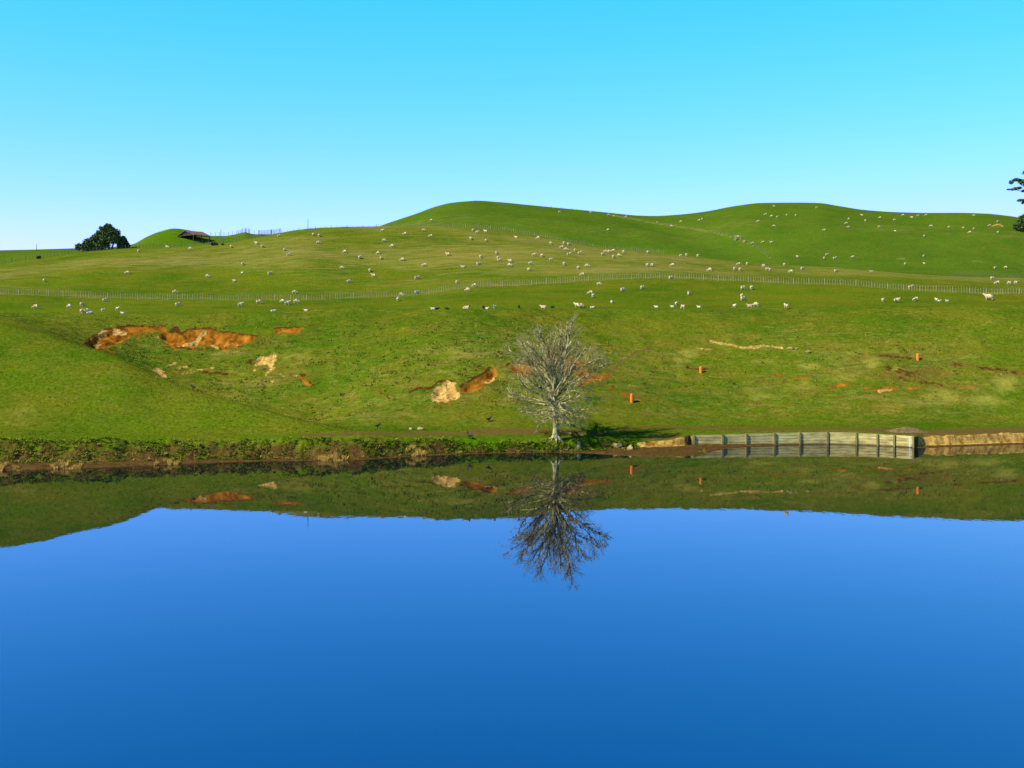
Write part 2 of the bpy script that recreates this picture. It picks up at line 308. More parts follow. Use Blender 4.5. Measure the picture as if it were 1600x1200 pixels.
px = np.concatenate([np.linspace(-2500, -420, 40), np.linspace(-400, -68, 40), np.arange(-60, 1662, 2.0), np.linspace(1670, 2000, 40), np.linspace(2020, 4200, 40)])
NC = len(px); u = (px-800)/F
Ys = K/(shore(px)-HROW)
Yw = K/(wallrow(px)-HROW); onwall = (px >= WALL0) & (px <= WALL1)
Ya = np.where(onwall, np.maximum(Ys+.03, Yw-.03), Ys+foot_off(px)); Za = foot_z(px); Ya0 = Ya.copy()
Ya = Ya+np.where(px < 760, 1.5*fbm(px*.035, 0*px, 35, 3)*np.clip((760-px)/300, 0, 1), 0); Ya = np.minimum(np.maximum(Ya, Ys+.25*~onwall+.03*onwall), Ya0+bank_off(px)*.7)
Yb = np.where(onwall, Yw+.16, Ya0+bank_off(px)); Zb = zrow(Yb, bank_row(px))
Yc = crest_Y(px); Zc = zrow(Yc, crest_row(px))
wL = sstep(700, 490, px)
Yb2 = Yb+np.where(px < 560, 4.0, .5*(Yc-Yb)); Yb2 = np.minimum(Yb2, Yb+.6*(Yc-Yb))
Zb2 = wL*zrow(Yb2, np.full(NC, 675.0))+(1-wL)*(Zb+.6*(Zc-Zb))
Yd = K/((brow_row(px)+brow_ref(px))/2-HROW); Zd = zrow(Yd, brow_row(px))
Yc2a, Zc2a = hol_Y(px), zrow(hol_Y(px), hol_row(px))
Yc2b = Yc+.25*(Yd-Yc); Zc2b = Zc+.27*(Zd-Zc)
Yc2 = wL*Yc2a+(1-wL)*Yc2b; Zc2 = wL*Zc2a+(1-wL)*Zc2b
Ye = fence_Y(px); Ze = zrow(Ye, fence_row(px))
Yf = mid_Y(px); Zf = zrow(Yf, mid_row(px))
Yf2 = Yf+dip_off(px); Zf2 = Zf+dip_dz(px)
Yg = sky_Y(px); Zg = zrow(Yg, sky_row(px))
Yh = .5*(Yf2+Yg); Zh = Zf2+.58*(Zg-Zf2)
one = np.ones(NC)
KY = np.stack([-400*one, -20*one, 0*one, 16*one, 26*one, Ys-12, Ys-.4, Ys, Ya, Yb, Yb2, Yc, Yc2, Yd, Ye, Yf, Yf2, Yh, Yg, Yg+70, 900*one, 5000*one], 1)
KZ = np.stack([12*one, 11.8*one, 11.6*one, 0*one, -2.5*one, -2.5*one, -.35*one, 0*one, Za, Zb, Zb2, Zc, Zc2, Zd, Ze, Zf, Zf2, Zh, Zg, Zg-6, Zg*.5, 0*one], 1)
KM = hermite_slopes(KY, KZ)
mfine = (px > -61) & (px < 1663); gk2 = np.exp(-.5*(np.arange(-60, 61)/22)**2); gk2 /= gk2.sum()
for k_ in range(11, 18): KM[mfine, k_] = np.convolve(np.pad(KM[mfine, k_], 60, 'edge'), gk2, 'valid')
SEG = [1, 2, 5, 4, 3, 4, 2, 6, 12, 10, 26, 14, 100, 26, 56, 8, 26, 26, 5, 4, 3]
S_SHORE, S_BROW, S_SKY = sum(SEG[:7]), sum(SEG[:13]), sum(SEG[:18])
gY, gZ = [], []
for i, n in enumerate(SEG):
    for j in range(n):
        t = j/n; h = KY[:, i+1]-KY[:, i]
        gY.append(KY[:, i]+t*h)
        gZ.append((1+2*t)*(1-t)**2*KZ[:, i]+t*(1-t)**2*h*KM[:, i]+t*t*(3-2*t)*KZ[:, i+1]+t*t*(t-1)*h*KM[:, i+1])
gY.append(KY[:, -1]); gZ.append(KZ[:, -1])
gY = np.array(gY).T; gZ = np.array(gZ).T; NR = gY.shape[1]
gX = u[:, None]*np.maximum(gY, Ys[:, None])
gP = px[:, None]+0*gY
# rolling and hummocks
offs = lambda c, a, b: sstep(c, c+a, gY) * 1.0
near_w = sstep(0, 4, gY-Yb[:, None])*(1-sstep(0, 25, gY-Yd[:, None]))
gZ += near_w*(.55*fbm(gX*.16, gY*.16, 5, 3)+.38*fbm(gX*.55, gY*.7, 9, 3))*sstep(0, 6, gY-Yc2[:, None]+6)
hollow = near_w*sstep(180, 420, gP)*(1-sstep(900, 1000, gP))*sstep(0, 3, gY-Yc[:, None])
gZ += hollow*.55*fbm(gX*.35, gY*.5, 15, 4)
far_w = sstep(0, 20, gY-Yd[:, None])*(1-sstep(-60, -20, gY-Yg[:, None]))
gZ += far_w*(1.5*fbm(gX*.03, gY*.03, 21, 3)+.35*fbm(gX*.15, gY*.2, 25, 3))
bank_w = sstep(0, .4, gY-Ya[:, None]+.2)*(1-sstep(0, 1.2, gY-Yb[:, None]))*(1-sstep(1000, 1060, gP))
gZ += bank_w*(.95*fbm(gX*.7, gY*.8, 31, 3)+.45*fbm(gX*2.2, gY*2.2, 33, 2))
bank_r = sstep(0, .1, gY-Ya[:, None])*(1-sstep(0, 1.0, gY-Yb[:, None]))*sstep(1434, 1445, gP)
gZ += bank_r*.5*fbm(gX*1.1, gY*1.1, 37, 3)
mudz = sstep(0, .3, gY-Ys[:, None])*(1-sstep(-.2, .3, gY-Ya[:, None]))*~(onwall[:, None] & (gP > 1250))
gZ += mudz*.12*(fbm(gX*.9, gY*.9, 41, 3))
gk = np.exp(-.5*(np.arange(-80, 81)/36)**2); gk /= gk.sum(); Zfs = Zf.copy(); mfine = (px > -61) & (px < 1663)
Zfs[mfine] = np.convolve(np.pad(Zf[mfine], 80, 'edge'), gk, 'valid')
fr_ = np.clip((gY-Ye[:, None])/(Yf-Ye)[:, None], 0, 1); gZ += (Zfs-Zf)[:, None]*fr_**2*(1-sstep(.80, .98, fr_))*1.0
fd_ = np.clip((gY-Yd[:, None])/(Ye-Yd)[:, None], 0, 1); gZ -= 1.7*4*fd_*(1-fd_)**1.4
rough = near_w*sstep(0, 5, gY-Yc[:, None])*np.clip(.55+1.3*fbm(gX*.06, gY*.09, 45, 3), 0, 1)
rough = rough*(1-.8*sstep(-14, -4, gY-Yd[:, None]))
gZ += rough*(.42*fbm(gX*.22, gY*1.0, 47, 3)+.30*fbm(gX*.8, gY*1.1, 49, 3))
# fold between the two far hills
fold = np.exp(-((gP-(950+ (gY-Yg[:, None])/(Yf2-Yg)[:, None]*240))/55)**2)*sstep(0, 30, gY-Yf2[:, None])*(1-sstep(-70, -5, gY-Yg[:, None]))
gZ -= 2.2*fold*sstep(900, 960, gP)*(1-sstep(1190, 1240, gP))

# screen row of each ground point (used once, to find where on the ground the things stand)
def rows_of(Y, Z): return HROW+(CAMH-Z)*F/np.maximum(Y, 1)
gR = rows_of(gY, gZ)

# ---- bare ground: outlines on the slope
def poly_mask(pts, P, Q):
    ins = np.zeros(P.shape, bool); n = len(pts)
    for i in range(n):
        x1, y1 = pts[i]; x2, y2 = pts[(i+1) % n]
        if y1 == y2: continue
        c = ((y1 > Q) != (y2 > Q)) & (P < (x2-x1)*(Q-y1)/(y2-y1)+x1); ins ^= c
    return ins
def seg_dist(pts, P, Q, ky=1.0):
    d = np.full(P.shape, 1e9)
    for (x1, y1), (x2, y2) in zip(pts[:-1], pts[1:]):
        dx, dy = x2-x1, y2-y1; L = max(dx*dx+dy*dy, 1e-9)
        t = np.clip(((P-x1)*dx+(Q-y1)*dy)/L, 0, 1)
        d = np.minimum(d, np.hypot(P-x1-t*dx, (Q-y1-t*dy)*ky))
    return d
c_straw = np.zeros_like(gZ); c_worn = np.zeros_like(gZ); c_or = np.zeros_like(gZ); c_cr = np.zeros_like(gZ); c_ts = np.zeros_like(gZ); c_dry = np.zeros_like(gZ)
c_tr = np.zeros_like(gZ); c_mud = np.zeros_like(gZ); c_lush = np.zeros_like(gZ); c_clay = np.zeros_like(gZ)
CI = np.where((px > -70) & (px < 1680))[0]; i0, i1 = CI[0], CI[-1]+1
J0, J1 = sum(SEG[:9]), S_BROW+4
sub = (slice(i0, i1), slice(J0, J1)); P, Q = gP[sub], gR[sub]
wob = 5.0*fbm(gX[sub]*.9, gY[sub]*.9, 51, 4); wo2 = 5.0*fbm(gX[sub]*1.3, gY[sub]*1.3, 57, 4); Pw, Qw = P+wob*2.2, Q+wo2*.9
def poly(target, pts, soft=2.0, val=1.0, depth=0.0):
    pts = list(pts); ins = poly_mask(pts, Pw, Qw); d = seg_dist(pts+[pts[0]], Pw, Qw)
    sdist = np.where(ins, d, -d); m = sstep(-soft*2.8, soft*2.2, sdist)*val
    target[sub] = np.maximum(target[sub], m)
    if depth: DEP[sub] = np.maximum(DEP[sub], depth*sstep(-.5, 4.0, sdist))
    return sdist
def line(target, pts, wid, val=1.0, soft=1.5, ky=1.4, depth=0.0):
    d = seg_dist(pts, Pw, Qw, ky); m = sstep(wid+soft*2.4, max(wid-soft*1.8, -soft*1.4), d)*val
    target[sub] = np.maximum(target[sub], m)
    if depth: DEP[sub] = np.maximum(DEP[sub], depth*m)
DEP = np.zeros_like(gZ)
S1 = [(134, 541), (145, 527), (165, 517), (200, 512), (258, 511), (258, 517), (215, 521), (195, 531), (172, 541), (150, 546)]
S2 = [(248, 524), (262, 518), (275, 522), (286, 525), (300, 516), (325, 514), (345, 519), (395, 526), (401, 530), (375, 538), (362, 543), (345, 541), (330, 538), (300, 542), (275, 542), (256, 536)]
S3 = [(428, 516), (440, 513), (452, 514.5), (474, 511), (468, 517.5), (455, 519.5), (441, 519), (432, 523)]
for s, dp in ((S1, .5), (S2, .8), (S3, .4)): poly(c_or, s, 2.0, 1, dp)
line(c_ts, [(134, 538), (146, 525), (168, 515), (200, 510.5), (258, 510)], 2.3); line(c_ts, [(183, 511), (212, 510)], 3.5)
line(c_ts, [(268, 520), (276, 513), (283, 523)], 4.0); line(c_ts, [(284, 523), (300, 514.5), (325, 513), (345, 518), (398, 525)], 2.0)
line(c_ts, [(428, 513.5), (474, 510.5)], 1.8); line(c_ts, [(475, 511), (500, 506)], 1.6, .7)
line(c_cr, [(158, 522), (163, 518)], 3.5); line(c_cr, [(178, 517), (192, 518)], 4); line(c_cr, [(150, 538), (160, 532)], 1.6)
line(c_cr, [(250, 527), (262, 530)], 3.5); line(c_cr, [(278, 537), (300, 532), (318, 517)], 3.2, .9); line(c_cr, [(328, 536), (338, 545)], 2.5)
line(c_cr, [(352, 533), (372, 533)], 1.5, .7)
line(c_ts, [(255, 541), (300, 545), (345, 545), (375, 541)], 2.2, .75)
for a_, b_, wd, v in (((345, 540), (353, 549), 2.2, .8), ((364, 540), (373, 547), 2, .75), ((300, 540), (307, 548), 2.2, .75), ((158, 545), (176, 551), 2.5, .75), ((264, 537), (272, 547), 2.2, .8), ((385, 531), (396, 538), 1.8, .7), ((206, 522), (216, 529), 2.0, .7), ((232, 517), (238, 523), 1.6, .65), ((318, 541), (322, 550), 1.6, .7), ((440, 520), (446, 526), 1.6, .65)):
    line(c_or, [a_, b_], wd, v)
# pale clay streams under the big slip
poly(c_cr, [(397, 563), (408, 557), (418, 558), (430, 552), (431, 568), (424, 578), (418, 570), (400, 570)], 2.5, .95, .25)
line(c_cr, [(402, 572), (398, 580)], 1.0, .8); line(c_cr, [(422, 574), (417, 590), (424, 596)], 1.4, .8)
poly(c_cr, [(240, 577), (248, 575), (262, 590), (250, 590)], 2, .95, .2)
for a, b in (((260, 572), (274, 568)), ((276, 575), (290, 574)), ((284, 583), (306, 582)), ((308, 578), (330, 575)), ((296, 576), (300, 580)), ((435, 584), (446, 588)), ((458, 585), (464, 586))):
    line(c_cr, [a, b], 2.0, .62)
line(c_ts, [(318, 582), (355, 584)], 3, .75); line(c_ts, [(384, 566), (396, 562)], 3, .6); line(c_ts, [(325, 590), (332, 596)], 2, .6)
line(c_or, [(473, 590), (482, 600)], 4, .8); line(c_ts, [(474, 583), (472, 594), (486, 598)], 2.5, .9); line(c_ts, [(488, 600), (500, 598)], 1.5, .8)
line(c_or, [(588, 612), (596, 608)], 2, .7); line(c_ts, [(594, 612), (610, 622)], 3, .55)
# the slip left of the bare tree
poly(c_cr, [(673, 625), (682, 606), (698, 596), (712, 599), (714, 612), (719, 616), (714, 621), (700, 625), (684, 628)], 2.2, 1, .4)
poly(c_or, [(718, 613), (727, 601), (752, 589), (770, 578), (777, 582), (774, 592), (760, 599), (746, 609), (730, 613)], 2.2, 1, .45)
line(c_cr, [(762, 597), (772, 590)], 4.0); line(c_cr, [(728, 611), (742, 608)], 1.8, .8)
line(c_ts, [(674, 606), (690, 595), (710, 596)], 2.2, .9); line(c_ts, [(720, 604), (745, 589), (762, 580), (764, 575)], 2.2, 1); line(c_ts, [(640, 612), (655, 606), (672, 606)], 2.2, .85)
line(c_or, [(676, 626), (700, 629)], 2.5, .6)
poly(c_or, [(797, 570), (818, 567), (836, 573), (834, 584), (812, 586), (798, 580)], 3, .85, .3); line(c_ts, [(780, 576), (796, 568), (830, 567)], 2.0, .8)
for a, b, wd in (((858, 557), (905, 566), 9), ((880, 572), (925, 588), 9), ((905, 600), (945, 588), 7), ((905, 545), (925, 543), 3)): line(c_or, [a, b], wd, .72, 4)
line(c_tr, [(938, 600), (952, 582), (970, 566), (992, 552), (1016, 543)], 2.6, .85)
line(c_or, [(952, 608), (975, 616), (1004, 631)], 5, .52, 4); line(c_ts, [(955, 604), (985, 622)], 4, .5, 3)
line(c_ts, [(1076, 575), (1112, 578)], 3.5, .62, 2)
# right side: clay streak, flecks, worn turf
line(c_cr, [(1108, 534), (1130, 537), (1150, 542), (1172, 543), (1196, 540), (1222, 544)], 2.4, .78); line(c_cr, [(1160, 544), (1180, 543)], 3.4, .8); line(c_cr, [(1085, 544), (1113, 546)], 2.2, .62)
for a, b, wd, v in (((1208, 585), (1220, 587), 2.6, .8), ((1232, 591), (1262, 591), 1.8, .75), ((1298, 604), (1327, 600), 2.4, .9), ((1354, 608), (1398, 607), 3.8, 1.0), ((1420, 608), (1440, 606), 2.2, .85),
                    ((1490, 607), (1530, 606), 2.2, .7), ((1350, 553), (1358, 553), 2, .7), ((1470, 583), (1478, 585), 2.5, .6), ((1590, 583), (1612, 585), 3, .65)): line(c_or, [a, b], wd, v)
line(c_cr, [(1372, 611), (1392, 608)], 2.2, .9)
for a, b, wd, v in (((1375, 556), (1420, 559), 4, .62), ((1386, 575), (1425, 585), 7, .52), ((1410, 592), (1470, 600), 6, .5), ((1528, 573), (1572, 578), 3, .72), ((1575, 580), (1605, 586), 4, .6), ((1475, 568), (1500, 570), 4, .5), ((1330, 556), (1350, 552), 3, .5)):
    line(c_ts, [a, b], wd, v, 2.5)
for x, y, rx, ry, v in ((1075, 552, 22, 9, .9), (1068, 563, 16, 6, .7), (1190, 566, 30, 6, .7), (1265, 572, 30, 7, .8), (1362, 568, 20, 10, .9), (1330, 553, 18, 6, .8), (1572, 598, 24, 14, 1.0), (1470, 622, 34, 14, .8), (1255, 603, 30, 7, .7),
                        (1180, 620, 40, 9, .6), (1405, 578, 20, 6, .8), (1060, 585, 10, 5, .7), (1320, 590, 40, 14, .6), (1540, 625, 45, 14, .7), (470, 560, 30, 18, .55), (700, 545, 60, 14, .45), (700, 580, 40, 14, .4), (800, 545, 60, 14, .35), (30, 650, 40, 20, .5), (600, 625, 30, 10, .5)):
    c_straw[sub] = np.maximum(c_straw[sub], v*np.exp(-(((Pw-x)/rx)**2+((Qw-y)/ry)**2)))
for x, y, rx, ry, v in ((200, 526, 75, 15, .62), (325, 537, 85, 15, .68), (700, 614, 42, 18, .66), (412, 571, 30, 16, .66), (752, 598, 40, 14, .62), (290, 584, 50, 8, .55), (450, 520, 34, 8, .55), (1160, 543, 75, 6, .5), (1375, 608, 50, 8, .6), (1425, 585, 75, 16, .9), (1400, 557, 50, 7, .8), (1340, 560, 45, 10, .5), (1500, 570, 50, 9, .6), (1580, 583, 40, 8, .8), (985, 620, 34, 14, .8), (1093, 577, 26, 7, .8), (905, 580, 60, 26, .6), (820, 575, 34, 14, .6), (470, 585, 40, 14, .45), (345, 580, 50, 10, .5), (430, 532, 50, 10, .5), (590, 612, 40, 12, .4), (640, 605, 30, 10, .5), (1230, 590, 60, 8, .5), (1500, 605, 50, 9, .6)):
    c_worn[sub] = np.maximum(c_worn[sub], v*np.exp(-(((Pw-x)/rx)**2+((Qw-y)/ry)**2)))
gZ -= DEP*(.85+1.5*fbm(gX*.9, gY*.6, 53, 4)+.5*fbm(gX*2.2, gY*1.6, 55, 2))
# dirt track along the terrace
jt = (slice(i0, i1), slice(sum(SEG[:9]), sum(SEG[:12])+10)); P, Q = gP[jt], gR[jt]
wob = 2.0*fbm(gX[jt]*.5, gY[jt]*.5, 61, 3)
def tline(pts, wid, val): c_tr[jt] = np.maximum(c_tr[jt], val*sstep(wid+4, wid-3.5, seg_dist(pts, P, Q+wob, 1.0)))
tline([(470, 680), (520, 679), (560, 678), (640, 678), (740, 677), (820, 675), (880, 674), (930, 676)], 2.6, .85)
tline([(740, 674), (850, 673), (905, 676)], 4, .85)
tline([(930, 678), (1000, 668), (1060, 668), (1200, 671), (1330, 670), (1440, 674), (1520, 671), (1600, 669), (1660, 668)], 2.2, .8)
tline([(1360, 672), (1450, 677), (1560, 675), (1650, 674)], 4.5, .8)
tline([(1010, 684), (1060, 682)], 4, .75)
# mud at the water's edge, right clay bank, lush strip by the tree
dA = gY-Ya[:, None]; dB = gY-Yb[:, None]
c_mud += (1-sstep(-.1, .9, dA-.35*sstep(500, 0, gP)))*(gY < Ya[:, None]+3)
fb = (gY-Ya[:, None])/np.maximum(Yb-Ya, .1)[:, None]
c_mud = np.maximum(c_mud, (.78-.42*np.clip(fb, 0, 1)+.5*fbm(gX*.9, gY*.9, 39, 3))*(gP < 720)*(fb > -.3)*(fb < 1.05))
c_lush = np.maximum(c_lush, .10*(fb > 0)*(fb < 1.3)*(gP < 720))
c_clay = np.maximum(c_clay, sstep(-.12, .05, dA)*(1-sstep(-.1, .12, dB))*sstep(1430, 1440, gP))
c_clay = np.maximum(c_clay, .8*sstep(-.3, .1, dA)*(1-sstep(-.15, .1, dB))*sstep(985, 1005, gP)*(1-sstep(1066, 1076, gP)))
c_tr = np.maximum(c_tr, .8*sstep(-.1, .1, dB)*(1-sstep(.6, 1.6, dB))*sstep(1432, 1450, gP))
c_lush = np.maximum(c_lush, sstep(.1, .4, dA)*(1-sstep(.6, 2.0, dB))*sstep(640, 720, gP)*(1-sstep(985, 1010, gP)))
c_dry = np.maximum(c_dry, rough*.62)
# dry streaks over the middle paddock and beside the fences
mp_ = sstep(0, 15, gY-Ye[:, None])*(1-sstep(-2, 6, gY-Yf[:, None]))
fr = (gY-Ye[:, None])/(Yf-Ye)[:, None]
c_dry = np.maximum(c_dry, mp_*(.52+.62*fbm(gX*.025, gY*.05, 71, 4)*2))
c_dry = np.maximum(c_dry, mp_*.75*np.exp(-((fr-.55-.25*sstep(900, 1600, gP))/.22)**2)*sstep(820, 1000, gP))
c_dry = np.maximum(c_dry, 1.0*np.exp(-((gY-Yf[:, None]+4)/5)**2)*sstep(760, 860, gP)*(1-sstep(1000, 1060, gP)))
c_dry = np.maximum(c_dry, .8*np.exp(-((gY-Yf[:, None]+2)/5)**2)*sstep(1080, 1200, gP))
c_dry = np.maximum(c_dry, .7*np.exp(-((gY-Ye[:, None]-2)/4)**2))
c_dry = np.maximum(c_dry, .35*np.exp(-((gY-Yd[:, None])/9)**2))
jf = (slice(i0, i1), slice(sum(SEG[:15]), S_SKY)); P, Q = gP[jf], gR[jf]
c_dry[jf] = np.maximum(c_dry[jf], .9*sstep(2.4, .6, seg_dist([(955, 336), (1020, 348), (1100, 360), (1150, 371), (1180, 385), (1205, 404)], P, Q)))
wf = 4*fbm(gX[jf]*.4, gY[jf]*.2, 63, 3)
c_cr[jf] = np.maximum(c_cr[jf], .8*sstep(4.5, 0, seg_dist([(1551, 353), (1559, 350), (1566, 353)], P+wf, Q+wf*.4, 1.8)))
c_or[jf] = np.maximum(c_or[jf], .75*sstep(4.5, 0, seg_dist([(1554, 350), (1564, 350)], P+wf, Q+wf*.4, 2)))
c_cr[jf] = np.maximum(c_cr[jf], .62*sstep(3.5, 0, seg_dist([(1591, 362), (1595, 362)], P+wf, Q, 2)))
for p_, q_ in (((1400, 402), (1412, 404)), ((1520, 409), (1534, 410))): c_dry[jf] = np.maximum(c_dry[jf], .9*sstep(4, 1, seg_dist([p_, q_], P, Q, 1.5)))
far_h = sstep(0, 12, gY-Yf[:, None])
c_dry = np.maximum(c_dry, far_h*np.clip(.18+1.3*fbm(gX*.012, gY*.03, 77, 4), 0, .6))
c_lush = np.maximum(c_lush, .9*np.exp(-((gP-272)/50)**2)*sstep(2, 10, gY-Yf[:, None]))
gR = rows_of(gY, gZ)

V = np.stack([gX, gY, gZ], -1).reshape(-1, 3)
ii, jj = np.meshgrid(np.arange(NC-1), np.arange(NR-1), indexing='ij')
a = ii*NR+jj; FQ = np.stack([a, a+NR, a+NR+1, a+1], -1).reshape(-1, 4)
hills = fast_mesh('hills', V, FQ, m_ground); tag(hills, 'green hill pasture rising behind the lake with bare orange slips', 'hills', kind='structure')
zero = np.zeros_like(gZ)
for nm, chans in (('zone', (rough, far_h, c_straw, c_worn)), ('cover', (c_or, c_cr, c_ts, c_dry)), ('wear', (c_tr, c_mud, c_lush, c_clay))):
    ca = hills.data.attributes.new(nm, 'FLOAT_COLOR', 'POINT')
    ca.data.foreach_set('color', np.clip(np.stack(chans, -1), 0, 1).astype(np.float32).ravel())

wv = [(-1500, 14, 0), (1500, 14, 0), (1500, 116, 0), (-1500, 116, 0)]
water = mesh_obj('water', wv, [(0, 1, 2, 3)], m_water); tag(water, 'still blue lake mirroring sky, slope and bare tree', 'lake', kind='structure')

# ---- finding places on the ground
def z_at(p, Y):
    i = int(np.clip(np.searchsorted(px, p)-1, 0, NC-2)); t = (p-px[i])/(px[i+1]-px[i])
    return (1-t)*np.interp(Y, gY[i], gZ[i])+t*np.interp(Y, gY[i+1], gZ[i+1])
def ground(p, Y): return Vector(((p-800)/F*Y, Y, z_at(p, Y)))
def place(p, row, j0=None, j1=None):
    """first ground point seen at photo column p, row"""
    i = int(np.clip(round(np.interp(p, px, np.arange(NC))), 0, NC-1))
    j0 = S_SHORE if j0 is None else j0; j1 = S_SKY if j1 is None else j1
    r = gR[i, j0:j1+1]; k = np.where(r <= row)[0]
    if len(k) == 0: Y = gY[i, j0+int(np.argmin(r))]
    elif k[0] == 0: Y = gY[i, j0]
    else:
        k = k[0]; t = (r[k-1]-row)/max(r[k-1]-r[k], 1e-6); Y = gY[i, j0+k-1]+t*(gY[i, j0+k]-gY[i, j0+k-1])
    return ground(p, float(Y))

# ------------------------------------------------------------------ grass that nobody could count
def blades(name, C, hgt, wid, lean, mat, nb):
    n = len(C)*nb; c = np.repeat(C, nb, 0); h = np.repeat(hgt, nb)*RNG.uniform(.6, 1.2, n)
    an = RNG.uniform(0, 2*np.pi, n); le = RNG.uniform(.1, lean, n)*h; ww = wid*RNG.uniform(.6, 1.3, n)
    r = RNG.uniform(0, .5, n)*h
    b = c+np.stack([np.cos(an)*r, np.sin(an)*r, -.04*np.ones(n)], 1)
    sd_ = np.stack([-np.sin(an+RNG.uniform(-.8, .8, n)), np.cos(an), np.zeros(n)], 1)*ww[:, None]
    tip = b+np.stack([np.cos(an)*le, np.sin(an)*le, h], 1)
    VV = np.stack([b-sd_, b+sd_, tip], 1).reshape(-1, 3)
    return fast_mesh(name, VV, np.arange(n*3).reshape(-1, 3), mat, smooth=False)
def scatter(n, j0, j1, p0, p1, keep):
    i = RNG.integers(np.searchsorted(px, p0), np.searchsorted(px, p1)-1, n); jf_ = RNG.uniform(j0, j1-1, n)
    j = jf_.astype(int); t = jf_-j; s = RNG.uniform(0, 1, n)
    def L(g): return (g[i, j]*(1-t)+g[i, j+1]*t)*(1-s)+(g[i+1, j]*(1-t)+g[i+1, j+1]*t)*s
    k = keep(i, j); return np.stack([L(gX), L(gY), L(gZ)], 1)[k]
bare = np.maximum.reduce([c_or, c_cr, c_tr, c_mud*.8, c_clay, c_ts])
C = scatter(30000, sum(SEG[:9]), S_BROW, -60, 1660, lambda i, j: bare[i, j] < .45)
tag(blades('grass', C, RNG.uniform(.05, .17, len(C)), .035, .8, m_blade, 4), 'short rough pasture grass on the near slope', 'grass', kind='stuff')
C = scatter(17000, sum(SEG[:12])-6, S_BROW-12, 150, 1660, lambda i, j: (bare[i, j] < .4) & (RNG.uniform(0, 1, len(i)) < rough[i, j]*(1.1*(gP[i, j] < 960)+.45)*sstep(.42, .62, vnoise(gX[i, j]*.7, gY[i, j]*.9, 87))))
tag(blades('rough_grass', C, RNG.uniform(.12, .34, len(C)), .06, 1.2, m_rough, 5), 'clumps of longer rough grass in the hollow', 'rough grass', kind='stuff')
jb0, jb1 = sum(SEG[:8])-2, sum(SEG[:9])+2
C = scatter(9500, jb0, jb1, -60, 1000, lambda i, j: RNG.uniform(0, 1, len(i)) < .10+.9*(vnoise(gX[i, j]*.9, gY[i, j]*1.3, 81)+.5*vnoise(gX[i, j]*3, gY[i, j]*3, 83) > .66))
tag(blades('bank_herbage', C, RNG.uniform(.08, .27, len(C)), .06, 1.6, m_bank, 5), 'tufty green weeds covering the lake bank', 'weeds', kind='stuff')

# ------------------------------------------------------------------ bare tree
def tube_chain(MBo, pts, r0, r1, n): MBo.tube(pts, [r0+(r1-r0)*i/(len(pts)-1) for i in range(len(pts))], n, cap=True)
tb = ground(868, 105.3); rt = random.Random(5)
tree = empty('bare_tree', tb); tag(tree, 'leafless lichen-grey tree with wide spreading branches at the water edge', 'tree')
tr = MB(); H_FORK = 4.3
tpts = [Vector((0, 0, -.3)), Vector((.02, 0, .25)), Vector((.03, 0, 1.2)), Vector((-.02, 0, 2.2)), Vector((-.08, 0, 3.2)), Vector((-.05, 0, 4.3)), Vector((.05, .05, 5.6)), Vector((0, .1, 7.2))]
tr.tube(tpts, [.52, .40, .31, .29, .29, .27, .19, .10], 9)
for k in range(7):
    an = k/7*6.283+.3; d = Vector((math.cos(an), math.sin(an), 0)); tr.tube([d*.2+Vector((0, 0, .5)), d*.5+Vector((0, 0, .12)), d*1.0+Vector((0, 0, -.25))], [.16, .12, .05], 5)
tr.build('trunk', m_bark, tree, True)
limbs_mb, twigs_mb = MB(), MB()
def grow(p, d, L, r, lvl, up):
    n = max(3, int(L/ (.55 if lvl < 2 else .3))+1); n = min(n, 9)
    pts = [p.copy()]; dirs = [d.copy()]; q = p.copy(); d = d.normalized()
    for i in range(n):
        d = (d+Vector((rt.gauss(0, 1), rt.gauss(0, 1), rt.gauss(0, 1)))*(.16 if lvl < 2 else .22)+Vector((0, 0, up))).normalized()
        q = q+d*L/n; pts.append(q.copy()); dirs.append(d.copy())
        if (q.x+.12)**2/31.4+(q.y)**2/31.4+(q.z-7.0)**2/45.6 > 1.0+.10*rt.random() and len(pts) > 2: break
    n = len(pts)-1
    rend = r*.38 if lvl < 3 else r*.5
    tube_chain(limbs_mb if lvl < 2 else twigs_mb, pts, r, rend, (6, 5, 4, 3)[lvl])
    if lvl == 3: return
    nch = (int(L*2.1)+2, int(L*2.9)+2, int(L*4.0)+2)[lvl]
    for k in range(nch):
        t = rt.uniform(.22, 1.0)**(.85); i = min(int(t*n), n-1); f = t*n-i; pp = pts[i].lerp(pts[i+1], f); dd = dirs[min(i+1, n)]
        ax = dd.orthogonal(); ax.rotate(Matrix.Rotation(rt.uniform(0, 6.283), 3, dd)); cd_ = dd.copy(); cd_.rotate(Matrix.Rotation(R(rt.uniform(24, 62)), 3, ax))
        ll = L*(rt.uniform(.18, .40), rt.uniform(.25, .5), rt.uniform(.3, .6))[lvl]*(1.15-.55*t)
        rr = max(r*(1-.6*t)*(.55, .5, .5)[lvl], (.02, .013, .0065)[lvl])
        grow(pp, cd_, max(ll, (.7, .4, .25)[lvl]), rr, lvl+1, (.05, .05, .03)[lvl])
nl = 60
def reach(o, d, c=Vector((-.15, 0, 7.0)), a_=5.6, b_=6.7):
    """distance from o along d to the crown's outline (an ellipsoid)"""
    sc_ = Vector((1/a_, 1/a_, 1/b_)); p_ = Vector([(o[i]-c[i])*sc_[i] for i in range(3)]); q_ = Vector([d[i]*sc_[i] for i in range(3)])
    A, B, C_ = q_.dot(q_), p_.dot(q_), p_.dot(p_)-1
    return (-B+math.sqrt(max(B*B-A*C_, 0)))/A
